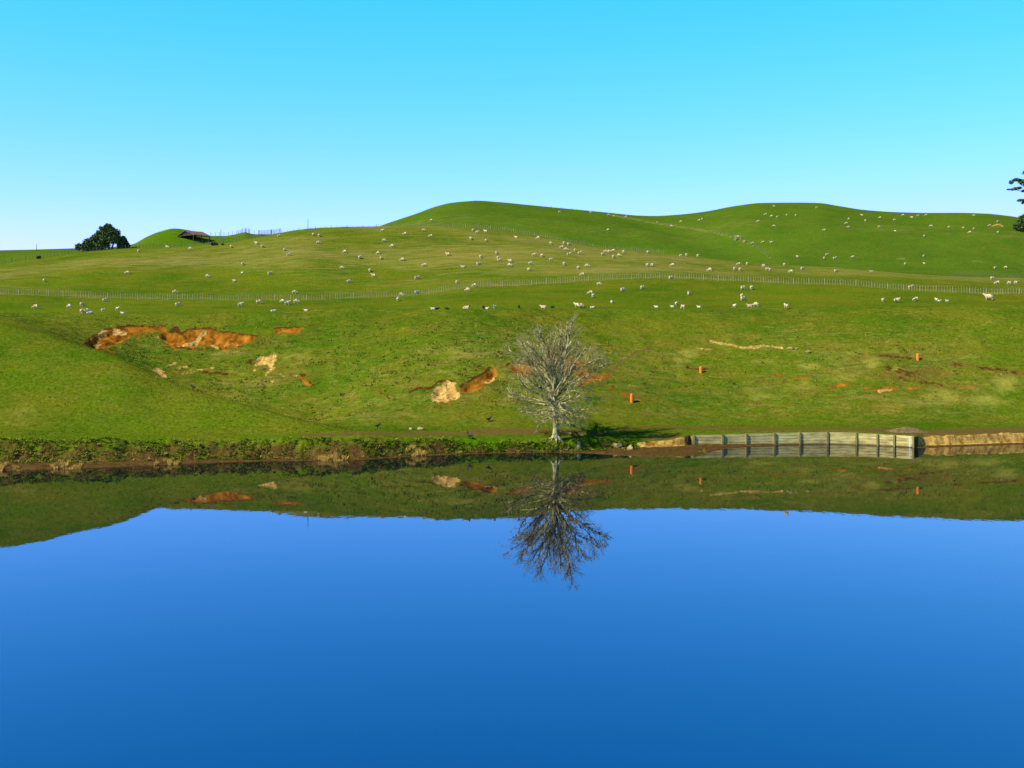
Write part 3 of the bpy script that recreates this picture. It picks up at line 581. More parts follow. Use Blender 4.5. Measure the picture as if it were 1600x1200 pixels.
for k in range(nl):
    t = k/(nl-1)
    hz = 2.3+t*2.9+rt.uniform(-.3, .3); an = k*2.39996+rt.uniform(-.4, .4)
    el = -.38+1.80*t**1.15+rt.uniform(-.14, .14)                       # low limbs droop, high limbs climb
    d = Vector((math.cos(an)*math.cos(el), math.sin(an)*math.cos(el), math.sin(el))); o_ = Vector((-.05, 0, hz))
    L = reach(o_, d)*rt.uniform(.74, 1.0)
    grow(o_, d, L, .055+.009*L*min(1, .4+t), 0, .022)
limbs_mb.build('limbs', m_bark, tree, True); twigs_mb.build('twigs', m_twig, tree, True)
print('tree faces', len(limbs_mb.f), len(twigs_mb.f), 'top', max(v.z for v in twigs_mb.v), 'x', min(v.x for v in twigs_mb.v), max(v.x for v in twigs_mb.v))

# ------------------------------------------------------------------ leafy trees on the skyline
def foliage(name, clumps, size, mat, parent, dens, seed):
    rg = np.random.default_rng(seed); VV = []
    for cx, cy, cz, rx, ry, rz in clumps:
        n = int(dens*(rx*ry+rx*rz+ry*rz))
        d = rg.normal(size=(n, 3)); d /= np.linalg.norm(d, axis=1)[:, None]; rr = rg.uniform(.45, 1.08, n)**.6
        lump = 1+.28*np.sin(d[:, 0]*5+seed+cx)*np.cos(d[:, 2]*6+cz)+.18*np.sin(d[:, 1]*9+cy)
        c = np.array([cx, cy, cz])+d*np.array([rx, ry, rz])*(rr*lump)[:, None]
        a_ = rg.normal(size=(n, 3)); a_ /= np.linalg.norm(a_, axis=1)[:, None]; b_ = np.cross(a_, rg.normal(size=(n, 3))); b_ /= np.linalg.norm(b_, axis=1)[:, None]
        s = (size*rg.uniform(.5, 1.3, n))[:, None]
        VV.append(np.stack([c-a_*s, c+b_*s*.6, c+a_*s, c-b_*s*.6], 1))
    VV = np.concatenate(VV).reshape(-1, 3); return fast_mesh(name, VV, np.arange(len(VV)).reshape(-1, 4), mat, parent, smooth=False)
def leafy(name, label, cat, base, clumps, trunk, mat, size, dens, seed, group=None, r0=.35):
    t = empty(name, base); tag(t, label, cat, group)
    foliage('crown', clumps, size, mat, t, dens, seed)
    m = MB()
    for pts in trunk: m.tube(pts, [r0*(1-.75*i/(len(pts)-1)) for i in range(len(pts))], 7)
    m.build('trunk', m_trunk, t, True); return t
# 0.195 m per photo pixel at 303 m
b = place(171, 389.5, sum(SEG[:14])); s = b.y/F
pxm = lambda dx, up, r, ry=None, f=1.0: (dx*s, random.uniform(-1.2, 1.2)*f, up*s, r*s, (ry or r)*s, (ry or r)*s*.8)
cl = [pxm(-3, 28, 12), pxm(6, 24, 11), pxm(-12, 22, 10), pxm(10, 17, 10), pxm(-20, 16, 9), pxm(-8, 13, 11), pxm(-28, 10, 8), pxm(-36, 7, 7), pxm(-44, 4, 5), pxm(-24, 5, 9), pxm(-12, 5, 8), pxm(0, 33, 7), pxm(17, 13, 7), pxm(20, 18, 4), pxm(-46, 2, 4), pxm(-34, 2, 7)]
leafy('broad_tree', 'broad dark green tree with stepped left shoulder on the skyline', 'tree', b, cl,
      [[(0, 0, -.4), (-.1, 0, 1.5), (-.4, 0, 3.6)], [(.6, .3, -.4), (.9, .2, 1.4), (1.5, 0, 3.0)], [(-.1, 0, 1.2), (-1.2, .2, 2.4), (-3, .2, 3.2)]], m_leaf, .36, 95, 4)
b = place(192, 388, sum(SEG[:14])); cl = [pxm(0, 7, 7, None, .3), pxm(5, 5, 5, None, .3), pxm(-4, 4, 5, None, .3), pxm(2, 12, 4, None, .3)]
leafy('dark_tree', 'small blackish green tree tucked right of the broad skyline tree', 'tree', b, cl, [[(0, 0, -.3), (.1, 0, .8), (0, 0, 2.0)]], m_leaf2, .32, 200, 8, r0=.2)
b = place(334.5, 383.5, sum(SEG[:13])); s = b.y/F
leafy('round_shrub', 'low dark green shrub on the grass right of the shed', 'shrub', b, [pxm(-2, 2.4, 4, 3.2, .2), pxm(3, 1.8, 3.4, 2.6, .2)], [[(0, 0, -.2), (.1, 0, .3), (0, 0, .7)]], m_leaf2, .16, 500, 12, r0=.08)
b = place(348, 383, sum(SEG[:13]))
leafy('round_shrub', 'smallest dark shrub beside the low shrub near the shed', 'shrub', b, [pxm(0, 1.2, 2.2, 1.6, .1)], [[(0, 0, -.2), (0, 0, .2), (0, 0, .4)]], m_leaf2, .14, 600, 14, r0=.06)
b = place(61, 404.5, sum(SEG[:13])); s = b.y/F
leafy('round_shrub', 'small dark bush on the fence line at far left', 'shrub', b, [pxm(-1, 2.0, 3, 2.6, .2), pxm(2, 3.0, 1.6, 2.0, .2)], [[(0, 0, -.2), (0, 0, .3), (0, 0, .6)]], m_leaf2, .14, 450, 16, r0=.07)
# tree at the right edge: trunk outside the frame, ragged arms reaching in
b = ground(1646, 610); s = b.y/F
up0 = (HROW-0)/F
def at_px(p, row): return ((p-1646)*s, (row))
base_row = HROW+(CAMH-b.z)*F/b.y
pc = lambda p, row, rx, rz, dy=0: ((p-1646)*s, dy, (base_row-row)*s, rx*s, rx*s*.9, rz*s)
cl = [pc(1588, 281, 6, 2.4), pc(1596, 284, 5, 4), pc(1580, 285, 3.5, 3), pc(1590, 294, 7, 1.6), pc(1584, 296, 5, 1.2), pc(1576, 296, 3, .9), pc(1600, 298, 4, 2), pc(1596, 313, 6, 1.8), pc(1599, 317, 3, 2), pc(1610, 285, 8, 6, 2), pc(1615, 268, 14, 8),
      pc(1630, 255, 16, 10), pc(1650, 245, 20, 10), pc(1670, 262, 20, 10), pc(1640, 275, 18, 9, -3), pc(1620, 300, 10, 5), pc(1665, 290, 18, 8), pc(1625, 318, 12, 5), pc(1680, 310, 16, 7)]
armp = lambda p, row, dy=0: ((p-1646)*s, dy, (base_row-row)*s)
leafy('ragged_pine', 'tall ragged dark pine reaching in from the right edge', 'tree', b, cl,
      [[(0, 0, -.5), armp(1645, 330), armp(1642, 290), armp(1648, 250)], [armp(1644, 310), armp(1615, 303), armp(1597, 299), armp(1584, 296)], [armp(1643, 300), armp(1612, 296), armp(1597, 290), armp(1588, 281)], [armp(1644, 330), armp(1615, 322), armp(1593, 313)]], m_leaf, .42, 45, 21, r0=.5)
b = place(1603, 362.5, sum(SEG[:15])); s = b.y/F
cl = [pxm(0, 14, 12, None, .5), pxm(-8, 10, 9, None, .5), pxm(-12, 5, 6, None, .5), pxm(-6, 20, 7, None, .5), pxm(2, 24, 7, None, .5), pxm(8, 8, 10, None, .5), pxm(-4, 4, 8, None, .5), pxm(14, 16, 10, None, .5)]
leafy('dense_shrub', 'dense dark evergreen bush at the right edge below the pine', 'shrub', b, cl, [[(0, 0, -.4), (.2, 0, 1.5), (0, 0, 3.5)]], m_leaf, .36, 110, 23, r0=.25)

# ------------------------------------------------------------------ sheep
def skin_mesh(name, nodes, edges, mats, faceidx, sub=1):
    me = bpy.data.meshes.new('tmp'); me.from_pydata([n[:3] for n in nodes], edges, []); o = bpy.data.objects.new('tmp', me); COL.objects.link(o)
    md = o.modifiers.new('s', 'SKIN'); md.use_smooth_shade = True
    for v, n in zip(me.skin_vertices[0].data, nodes): v.radius = n[3] if isinstance(n[3], tuple) else (n[3], n[3]); v.use_root = False
    me.skin_vertices[0].data[0].use_root = True
    sb = o.modifiers.new('ss', 'SUBSURF'); sb.levels = sub; sb.render_levels = sub
    dg = bpy.context.evaluated_depsgraph_get(); dg.update()
    out = bpy.data.meshes.new_from_object(o.evaluated_get(dg)); out.name = name
    COL.objects.unlink(o); bpy.data.objects.remove(o); bpy.data.meshes.remove(me)
    out.materials.clear()
    for m in mats: out.materials.append(m)
    out.polygons.foreach_set('material_index', [faceidx(p.center) for p in out.polygons])
    out.polygons.foreach_set('use_smooth', [True]*len(out.polygons)); return out
def sheep_mesh(pose, wool, face):
    if pose == 'lying':
        nd = [(0, 0, .29, .29), (-.40, 0, .27, .24), (.36, 0, .31, .23), (.56, 0, .46, .13), (.66, 0, .62, .095), (.82, 0, .56, .06), (-.60, 0, .22, .07),
              (.62, .12, .64, .03), (.62, -.12, .64, .03)]
        ed = [(0, 1), (0, 2), (2, 3), (3, 4), (4, 5), (1, 6), (4, 7), (4, 8)]
        for sy in (-1, 1):
            k = len(nd); nd += [(.34, .2*sy, .12, .07), (.56, .2*sy, .07, .045), (-.3, .24*sy, .12, .09), (-.05, .27*sy, .06, .045)]; ed += [(2, k), (k, k+1), (1, k+2), (k+2, k+3)]
    else:
        nd = [(0, 0, .60, .29), (-.40, 0, .61, .25), (.36, 0, .61, .24)]
        if pose == 'grazing': nd += [(.60, 0, .48, .14), (.74, 0, .25, .09), (.80, 0, .09, .055)]
        else: nd += [(.56, 0, .80, .13), (.64, 0, .96, .095), (.83, 0, .89, .06)]
        h = nd[4]
        nd += [(-.60, 0, .48, .06), (h[0]-.03, .12, h[2]+.04, .03), (h[0]-.03, -.12, h[2]+.04, .03)]
        ed = [(0, 1), (0, 2), (2, 3), (3, 4), (4, 5), (1, 6), (4, 7), (4, 8)]
        for sy in (-1, 1):
            k = len(nd)
            nd += [(.32, .13*sy, .40, .08), (.33, .13*sy, .20, .045), (.33, .13*sy, .0, .045), (-.38, .14*sy, .42, .10), (-.33, .14*sy, .31, .06), (-.46, .14*sy, .20, .042), (-.42, .14*sy, .0, .045)]
            ed += [(2, k), (k, k+1), (k+1, k+2), (1, k+3), (k+3, k+4), (k+4, k+5), (k+5, k+6)]
    hx, hz = nd[4][0]-.06, nd[4][2]
    def fi(c):
        if c.x > hx-.02 and abs(c.z-hz) < .28 and (pose != 'lying' or c.z > .4): return 1
        if pose != 'lying' and c.z < .27: return 1
        return 0
    return skin_mesh('sheep_'+pose, nd, ed, [wool, face], fi)
SM = {(p, k): sheep_mesh(p, wl, fc) for p in ('grazing', 'standing', 'lying') for k, wl, fc in (('ewe', m_wool, m_face), ('lamb', m_lambwool, m_lambwool), ('black', m_dark, m_dark), ('darkface', m_wool, m_dark))}
# (column, row of the middle, facing: L R A(way) T(owards), size, pose, kind)
near_left = [(56, 479, 'L'), (109, 478, 'L'), (128, 475, 'A'), (128, 486.5, 'A'), (135, 486, 'R'), (139, 489, 'R', 'lamb', 'lying'), (160.5, 484.5, 'A', 'lamb', 'standing'), (164, 468, 'R'), (183, 482, 'R', 'lamb', 'standing'), (192, 489, 'L', 'lamb', 'lying'),
             (278, 475, 'R'), (375.5, 475.5, 'R'), (404.5, 471, 'R'), (426.5, 486, 'R', 'lamb', 'lying'), (442, 470, 'L'), (449, 473, 'R'), (462.5, 470, 'R'), (479, 485, 'L', 'lamb', 'lying'), (621.5, 467, 'A'), (627, 459.5, 'R'), (651, 456, 'R'), (731, 452, 'L'), (741.5, 445, 'L'),
             (677, 482.5, 'L', 'lamb', 'lying'), (683, 482, 'R', 'black', 'lying'), (698, 482, 'L', 'black', 'lying'), (728, 481, 'R', 'darkface', 'lying'), (755.5, 480.5, 'A', 'black', 'standing'), (760, 482, 'R', 'lamb', 'lying'), (772.5, 480, 'T', 'lamb', 'standing'), (811, 480, 'T', 'black', 'standing'), (850, 480, 'L', 'ewe', 'lying'), (863, 480, 'R', 'black', 'lying')]
near_right = [(902, 477, 'L'), (907, 478, 'R', 'darkface'), (925, 480, 'R', 'lamb', 'lying'), (922.5, 457, 'L'), (927, 461.5, 'A'), (936, 443, 'R'), (955.5, 472, 'A', 'lamb', 'standing'), (973, 452, 'R'), (1004, 448.5, 'R'), (1026, 479.5, 'L', 'lamb', 'lying'), (1051, 479, 'L', 'lamb', 'lying'), (1056.5, 474, 'A', 'lamb', 'standing'),
              (1067, 479.5, 'A'), (1076, 457.5, 'T'), (1092.5, 479.5, 'L', 'lamb', 'lying'), (1147.5, 478, 'T', 'lamb', 'standing'), (1159, 462, 'A'), (1161, 466, 'R'), (1161, 449, 'R'), (1174, 449, 'A'), (1172, 478, 'L', 'ewe', 'lying'), (1181, 476, 'L'), (1228.5, 478.5, 'A'),
              (1379.5, 468.5, 'A'), (1401.5, 469, 'R', 'darkface'), (1430.5, 467, 'L'), (1463, 468, 'A', 'lamb', 'standing'), (1468, 470, 'R', 'lamb', 'lying'), (1480, 470, 'L', 'lamb', 'lying'), (1545, 464, 'L')]
middle = [(216, 392, 'A'), (261, 385.5, 'R'), (297, 388, 'R'), (361, 385, 'A'), (379, 412.5, 'A'), (199, 426, 'L'), (69, 438, 'A'), (324, 431, 'R'), (366, 439, 'L', 'lamb', 'standing'), (378, 426, 'R', 'lamb', 'lying'), (273, 456, 'R'),
          (436, 368, 'R'), (489, 366, 'A'), (499, 367.5, 'A'), (497, 378.5, 'R'), (410, 385, 'A'), (444, 390, 'A'), (451, 397.5, 'R'), (401, 380, 'L'), (597, 360, 'R'), (633, 365, 'L'), (662, 359, 'R'), (739, 359.5, 'A'), (745, 362.5, 'R'), (759, 361.5, 'L'), (673, 368.5, 'L'),
          (600, 375, 'R'), (613, 384, 'L'), (735.5, 372.5, 'A'), (759, 375, 'A'), (539, 393, 'L'), (591, 395, 'L'), (562, 402, 'A'), (595, 403, 'A'), (629, 405.5, 'L'), (700, 397.5, 'L'), (776, 395, 'A'), (751, 401, 'A'), (778, 403, 'A'), (780, 406, 'R'), (797.5, 408, 'L'), (796, 414, 'R'), (747.5, 412, 'R'),
          (724, 417, 'L', 'ewe', 'lying'), (663, 414, 'L'), (534, 418, 'R'), (578, 422.5, 'A'), (584, 431, 'L'), (421.5, 427, 'R'), (545, 439.5, 'R'), (651, 434, 'R'), (460, 456.5, 'R'), (714, 441, 'A'),
          (807, 370.5, 'L', 'ewe', 'lying'), (841, 371, 'L'), (860.5, 379.5, 'A'), (881, 379.5, 'A'), (889, 381, 'R'), (877.5, 386, 'L'), (884, 389, 'R'), (898, 390.5, 'A'), (834, 398, 'R'), (846.5, 399, 'A'), (889, 397, 'R'), (906, 395, 'R'), (860.5, 405, 'R', 'lamb', 'standing'), (829, 411, 'R'), (826, 421, 'A'), (881, 412, 'A'),
          (903, 418, 'A'), (917, 415, 'R'), (910, 429, 'L'), (946, 392.5, 'R'), (951, 393, 'A'), (958, 391.5, 'L'), (942, 397, 'R'), (974, 393, 'A'), (958, 401, 'A'), (967, 398.5, 'R'), (1012, 394, 'A'), (1063, 399, 'R', 'lamb', 'standing'), (1072, 398, 'A'), (1090, 399.5, 'A'), (1011, 414, 'A'), (1019, 414, 'A'), (1051, 414, 'L'),
          (1109, 421.5, 'L'), (1154, 412.5, 'L'), (1167, 412, 'A'), (1147.5, 420, 'A'), (1156, 421, 'A'), (1193, 415, 'A'), (1199, 420, 'R'), (1048, 434, 'R'), (1225, 413, 'A'), (1253.5, 419.5, 'R'), (1202.5, 421, 'A'), (1236, 424, 'L'), (1306, 423, 'R'), (1362, 424.5, 'L', 'ewe', 'lying'), (1422.5, 449, 'R'), (1550.5, 434.5, 'R'), (1558, 442, 'L'), (1577, 442, 'A'), (1587, 441.5, 'A')]
hillside = [(691, 356, 'A'), (674, 344, 'L'), (874, 331, 'R'), (950, 359, 'L'), (922.5, 331.5, 'R'), (951, 335.5, 'L'), (959.5, 337.5, 'R'), (978, 338.5, 'L'), (1027.5, 347.5, 'R'), (1049, 353, 'R'), (1064, 346, 'L'), (1092.5, 344, 'L'), (1097, 342.5, 'A'), (1184.5, 346, 'L'), (1196, 335, 'L'), (1153, 370, 'T'), (1164, 377.5, 'R'), (1175.5, 380, 'L'), (1192, 378.5, 'L'),
            (1209, 322, 'R'), (1276, 324.5, 'R'), (1205.5, 337.5, 'L'), (1214.5, 339, 'R'), (1229, 336, 'A'), (1243, 336.5, 'A'), (1209, 353, 'R'), (1347, 336.5, 'L'), (1326, 342, 'A'), (1352, 344.5, 'A'), (1375, 340, 'L'), (1397.5, 343.5, 'R'), (1322, 349, 'L'), (1325, 355, 'R'), (1287, 360, 'R'), (1373.5, 354.5, 'R'), (1399, 361, 'L', 'lamb', 'standing'),
            (1411, 336, 'L'), (1434, 337, 'R'), (1447, 336, 'L'), (1425, 340, 'L'), (1454.5, 353, 'R'), (1482, 355, 'A'), (1505, 356, 'A'), (1522, 357.5, 'R'), (1515.5, 363, 'L'), (1521.5, 336.5, 'R'), (1559, 346.5, 'R'), (1546, 352.5, 'L'), (1559, 363, 'A'), (1444, 369, 'A'), (1443, 400, 'A'), (1444, 412, 'A', 'lamb', 'standing'), (1414, 412.5, 'A'),
            (1205, 379, 'L'), (1246, 401.5, 'A'), (1292, 398, 'R'), (1287.5, 403.5, 'A'), (1304, 404, 'R'), (1331.5, 402, 'R'), (1555, 419, 'R'), (1571.5, 418, 'A')]
ORD = ['first', 'second', 'third', 'fourth', 'fifth', 'sixth', 'seventh', 'eighth', 'ninth', 'tenth', 'eleventh', 'twelfth', 'thirteenth', 'fourteenth', 'fifteenth', 'sixteenth', 'seventeenth', 'eighteenth', 'nineteenth', 'twentieth']
KINDW = {'ewe': 'cream sheep', 'lamb': 'white lamb', 'black': 'black lamb', 'darkface': 'dark-faced sheep'}
def strip(p, r, where):
    if where == 'L': return 'below the long near fence at far left' if p < 300 else ('below the near fence left of centre' if p < 660 else 'on the brow just left of the bare tree top')
    if where == 'R': return 'below the near fence right above the bare tree' if p < 1015 else ('below the near fence right of the bare tree' if p < 1300 else 'below the near fence at far right')
    if where == 'M':
        b_ = [(300, 'in the mid paddock below the broad skyline tree'), (470, 'in the mid paddock below the shed'), (600, 'in the mid paddock left of the round hill'), (690, "under the round hill's left flank"), (765, 'straight below the round hill peak'), (850, 'just right below the round hill peak'),
              (925, 'between the fences above the bare tree'), (1030, 'by the right end of the upper fence'), (1180, 'above the near fence right of the bare tree'), (1400, 'on the dry strip behind the near fence'), (1700, 'by the near fence at far right')]
        return next(n for q, n in b_ if p < q)
    b_ = [(1010, 'on the round hill beyond the upper fence'), (1140, 'in the saddle between the two far hills'), (1200, 'near the gate between the far hills')]
    n = next((n for q, n in b_ if p < q), None)
    if n: return n
    if r > 385: return 'low on the right far hill above the dry strip'
    if p < 1260: return 'on the left crown of the right far hill'
    return 'on the middle of the right far hill' if p < 1403 else ('on the right far hill top, right part' if r < 345 else 'on the right far hill near the pine')
rs = random.Random(3); zones = {}
for lst, wh in ((near_left, 'L'), (near_right, 'R'), (middle, 'M'), (hillside, 'H')):
    for e in lst:
        kd = e[3] if len(e) > 3 else 'ewe'; ps = e[4] if len(e) > 4 else ('grazing' if rs.random() < .8 else 'standing')
        zones.setdefault((strip(e[0], e[1], wh), KINDW[kd]), []).append((e[0], e[1], e[2], kd, ps, wh))
for (zn, kw), L in zones.items():
    L.sort()
    for k, (p, row, fc, kd, ps, wh) in enumerate(L):
        sc = {'ewe': .87, 'darkface': .92, 'lamb': .60, 'black': .56}[kd]*rs.uniform(.93, 1.07)
        if (p, row) == (1545, 464): sc = 1.3
        j0, j1 = {'L': (S_BROW-2, sum(SEG[:15])), 'R': (S_BROW-2, sum(SEG[:15])), 'M': (sum(SEG[:13]), sum(SEG[:16])), 'H': (sum(SEG[:15])+2, S_SKY)}[wh]
        Yest = {'L': 165, 'R': 165, 'M': 235, 'H': 400}[wh]
        half = .40*sc*F/Yest if ps != 'lying' else .22*sc*F/Yest
        loc = place(p, row+half, j0, j1)
        rz = {'L': math.pi, 'R': 0, 'A': math.pi/2, 'T': -math.pi/2}[fc]+rs.uniform(-.5, .5)
        o = bpy.data.objects.new('sheep' if kd in ('ewe', 'darkface') else 'lamb', SM[(ps, kd)]); COL.objects.link(o)
        o.location = loc-Vector((0, 0, .03)); o.rotation_euler = (0, 0, rz); o.scale = (sc, sc, sc)
        verb = {'grazing': 'grazing', 'standing': 'standing', 'lying': 'lying'}[ps] if kd in ('lamb', 'black') else ''
        lab = f'only {kw} {zn}' if len(L) == 1 else f'{kw} {zn}, {ORD[k]} from the left'
        tag(o, lab, 'sheep' if kd in ('ewe', 'darkface') else 'lamb', 'sheep spread over the green hills')

# ------------------------------------------------------------------ fences
def fence(name, label, pts, height, step, every, mp, thick=.11, wires=4, nb_w=.05, top=0.0):
    """pts: ground points along the line; every n-th upright is a thick post, the others are battens"""
    d = [0]
    for a_, b_ in zip(pts[:-1], pts[1:]): d.append(d[-1]+(b_-a_).length)
    base = pts[len(pts)//2]; root = empty(name, base); tag(root, label, 'fence')
    pm = MB(); pm.box((0, 0, height/2-.1), (thick, thick, height+.2), None, .9); bm_ = MB(); bm_.box((0, 0, height*.47), (nb_w, nb_w, height*.94))
    def me(m, nm, mt): o = m.build(nm, mt); x = o.data; bpy.data.objects.remove(o); return x
    pme, bme = me(pm, 'post', mp), me(bm_, 'batten', mp)
    n = int(d[-1]/step); ups = []; xs = np.array([[q.x, q.y, q.z] for q in pts])
    for i in range(n+1):
        t = min(i*step+random.uniform(-.08, .08)*step, d[-1]); t = max(t, 0)
        ups.append(Vector([np.interp(t, d, xs[:, k]) for k in range(3)]))
    bat = []
    for i, q in enumerate(ups):
        if i % every == 0:
            o = bpy.data.objects.new('post', pme); COL.objects.link(o); o.parent = root; o.location = q-base; o.rotation_euler = (random.uniform(-.04, .04), random.uniform(-.04, .04), random.uniform(0, 1.5)); o.scale = (1, 1, random.uniform(.94, 1.08))
        else: bat.append(q)
    bat.sort(key=lambda q: q.length)
    for q in bat[:95]:
        o = bpy.data.objects.new('batten', bme); COL.objects.link(o); o.parent = root; o.location = q-base; o.rotation_euler = (random.uniform(-.05, .05), random.uniform(-.05, .05), random.uniform(0, 1.5)); o.scale = (1, 1, random.uniform(.9, 1.06))
    if len(bat) > 95:
        m = MB()
        for q in bat[95:]: m.box(q-base+Vector((0, 0, height*.47)), (nb_w, nb_w, height*.94*random.uniform(.92, 1.06)), Matrix.Rotation(random.uniform(-.05, .05), 3, 'Y'))
        o = m.build('battens', mp, root); o['kind'] = 'stuff'
    if wires:
        m = MB()
        for k in range(wires):
            zz = height*(.2+.75*k/(wires-1)); m.tube([q-base+Vector((0, 0, zz)) for q in ups[::every]], .006, 3)
        m.build('wire', m_wire, root)
    return root
lineE = [ground(p, float(fence_Y(p))) for p in np.arange(-90, 1700, 6)]
fence('post_fence', 'long pale batten fence snaking across the hill above the brow', lineE, 1.25, .50, 6, m_post, .12, 4, .05)
lineL = [ground(p, float(mid_Y(p))) for p in np.arange(-90, 434, 5)]
fence('post_fence', 'thin grey fence edging the mid paddock at left below the shed', lineL, 1.2, .9, 4, m_oldpost, .11, 4, .05)
lineU = [ground(p, float(mid_Y(p))) for p in np.arange(588, 1042, 5)]
fence('post_fence', 'upper pale fence curving along the foot of the round hill', lineU, 1.25, .62, 6, m_post, .13, 4, .06)
lineS = [ground(p, float(mid_Y(p))+.5) for p in np.arange(440, 588, 4)]
fence('post_fence', 'sparse thin posts of fence along the skyline right of yard gate', lineS, 1.15, 1.6, 3, m_oldpost, .09, 4, .05)
lineK = [ground(p, float(sky_Y(p))) for p in np.arange(329, 404, 3)]
fence('post_fence', 'short skyline fence between the shed and the yard gate', lineK, 1.2, 1.35, 2, m_oldpost, .09, 4, .06)
lineH = [ground(p, float(sky_Y(p))) for p in np.arange(845, 925, 5)]
fence('post_fence', 'faint fence on the skyline of the round hill, right shoulder', lineH, 1.1, 2.4, 2, m_oldpost, .10, 3, .05)
lineR = [ground(p, float(mid_Y(p))+1) for p in np.arange(1485, 1700, 5)]
fence('post_fence', 'faint grey fence behind the near fence at the right edge', lineR, 1.1, .8, 4, m_oldpost, .10, 3, .05)
lineV = [place(p, r, sum(SEG[:15])+2) for p, r in ((985, 342), (1020, 349), (1060, 354), (1100, 361), (1146, 370), (1158, 373), (1180, 386), (1205, 404))]
fence('post_fence', 'barely visible fence running down the fold between both far hills', lineV, 1.1, 2.2, 3, m_oldpost, .10, 3, .05)

# gate posts on the fold, yard gate and pen on the skyline
g = place(1152, 375.5, sum(SEG[:15])+2); root = empty('gate', g); tag(root, 'pale wooden gate with thick posts in the fold of the far hills', 'gate')
for x in (-1.0, -.5, 1.0):
    m = MB(); m.box((x, 0, .85), (.24, .24, 1.9)); m.build('post', m_post, root)
m = MB()
for z in (.35, .7, 1.05): m.box((.25, .02, z), (1.3, .05, .10))
m.build('rails', m_oldpost, root)
g0, g1 = ground(404.5, float(sky_Y(404)) - 8), ground(437.5, float(mid_Y(437)))
root = empty('yard_gate', (g0+g1)/2); tag(root, 'wooden yard gate panel with three posts on the skyline', 'gate'); dv = g1-g0; L = dv.length
for t, h in ((0, 1.55), (.61, 1.45), (1, 1.65)):
    m = MB(); q = g0.lerp(g1, t)-root.location; m.box(q+Vector((0, 0, h/2-.1)), (.2, .2, h+.2)); m.build('post', m_oldpost, root)
m = MB(); ang = math.atan2(dv.y, dv.x)
for k in range(5):
    zz = .3+.25*k; m.tube([g0-root.location+Vector((0, 0, zz)), g1-root.location+Vector((0, 0, zz))], .04, 4)
for k in range(1, 14):
    q = g0.lerp(g1, k/14)-root.location; m.box(q+Vector((0, 0, .75)), (.06, .06, 1.3))
m.build('rail_panel', m_oldpost, root)
g = ground(383, float(sky_Y(383))); root = empty('stock_pen', g); tag(root, 'small pen of upright posts on the grassy bump in the skyline', 'pen')
pp = [(-2.0, -.4), (-1.3, .2), (-.8, -.2), (-.1, .3), (.4, -.2), (1.0, .3), (1.5, -.2)]
for x, y in pp:
    z0 = z_at(383+x*F/g.y, g.y+y)-g.z; m = MB(); hh = 1.0+.5*(x > -1); m.box((x, y, z0+hh/2-.1), (.13, .13, hh+.2)); m.build('post', m_post, root)
m = MB()
for zz in (.45, .85): m.tube([(x, y, z_at(383+x*F/g.y, g.y+y)-g.z+zz) for x, y in pp], .035, 4)
m.build('rail', m_oldpost, root)
for p, row, h, lab in ((481, 361.5, 3.1, 'tall thin pole standing on the skyline left of the round hill'), (57, 392, 1.9, 'thin pole on the skyline at far left'), (345, 369.5, 2.1, 'thin pole on the skyline just right of the shed'), (742, 316.6, 1.1, 'small marker post on the very top of the round hill'), (543, 358, .6, 'short dark stump post on the skyline before the round hill')):
    q = place(p, row, sum(SEG[:14])); r_ = empty('pole', q); tag(r_, lab, 'pole')
    m = MB(); m.tube([(0, 0, -.3), (.01, 0, h*.5), (.03, 0, h)], [.08, .075, .06], 6); m.build('shaft', m_oldpost, r_)
    m = MB(); m.box((.03, 0, h+.03), (.16, .16, .06)); m.build('cap', m_oldpost, r_)

# ------------------------------------------------------------------ open shed
b = place(303, 374, sum(SEG[:15])); s = b.y/F; shed = empty('open_shed', b, R(55)); tag(shed, 'open-sided farm shed with rusty gable roof on timber posts', 'shed')
Wd, Ln, Eh, Rh = 7.0, 5.6, 1.0, 2.35
rv = MB()
for sg in (-1, 1):
    a_ = Vector((0, 0, Rh)); e_ = Vector((0, sg*(Wd/2+.35), Eh-.12)); sl_ = (e_-a_)
    nrm = Vector((1, 0, 0)).cross(sl_).normalized()*.05
    if nrm.z < 0: nrm = -nrm
    q = [Vector((x, 0, 0))+pt for x in (-Ln/2-.3, Ln/2+.3) for pt in (a_, e_)]
    bb = len(rv.v); rv.v += [p_+nrm for p_ in q]+[p_-nrm for p_ in q]
    for f_ in ((0, 1, 3, 2), (6, 7, 5, 4), (0, 4, 5, 1), (2, 3, 7, 6), (1, 5, 7, 3), (0, 2, 6, 4)): rv.f.append([bb+k for k in f_])
rv.build('roof', m_rust, shed)
for x in (-Ln/2, 0, Ln/2):
    for y in (-Wd/2, Wd/2):
        m = MB(); m.box((x, y, Eh/2-.5), (.18, .18, Eh+.98)); m.build('post', m_timber, shed)
m = MB()
for x in (-Ln/2, 0, Ln/2): m.box((x, 0, Eh-.08), (.10, Wd-.2, .16))
for y in (-Wd/2, Wd/2): m.box((0, y, Eh+.04), (Ln, .12, .08))
for x in (-Ln/2, Ln/2): m.box((x, 0, (Eh+Rh)/2-.05), (.12, .12, Rh-Eh-.1))
m.build('roof_frame', m_timber, shed)
gm = MB(); gm.v += [Vector((x, y, z)) for x in (-Ln/2+.15, -Ln/2+.2) for y, z in ((-Wd/2+.1, Eh), (Wd/2-.1, Eh), (0, Rh-.14))]
gm.f += [(0, 1, 2), (5, 4, 3), (0, 3, 4, 1), (1, 4, 5, 2), (2, 5, 3, 0)]; gm.build('gable_shade_panel', m_timber, shed)  # dark sheet standing in for the shade under the open gable

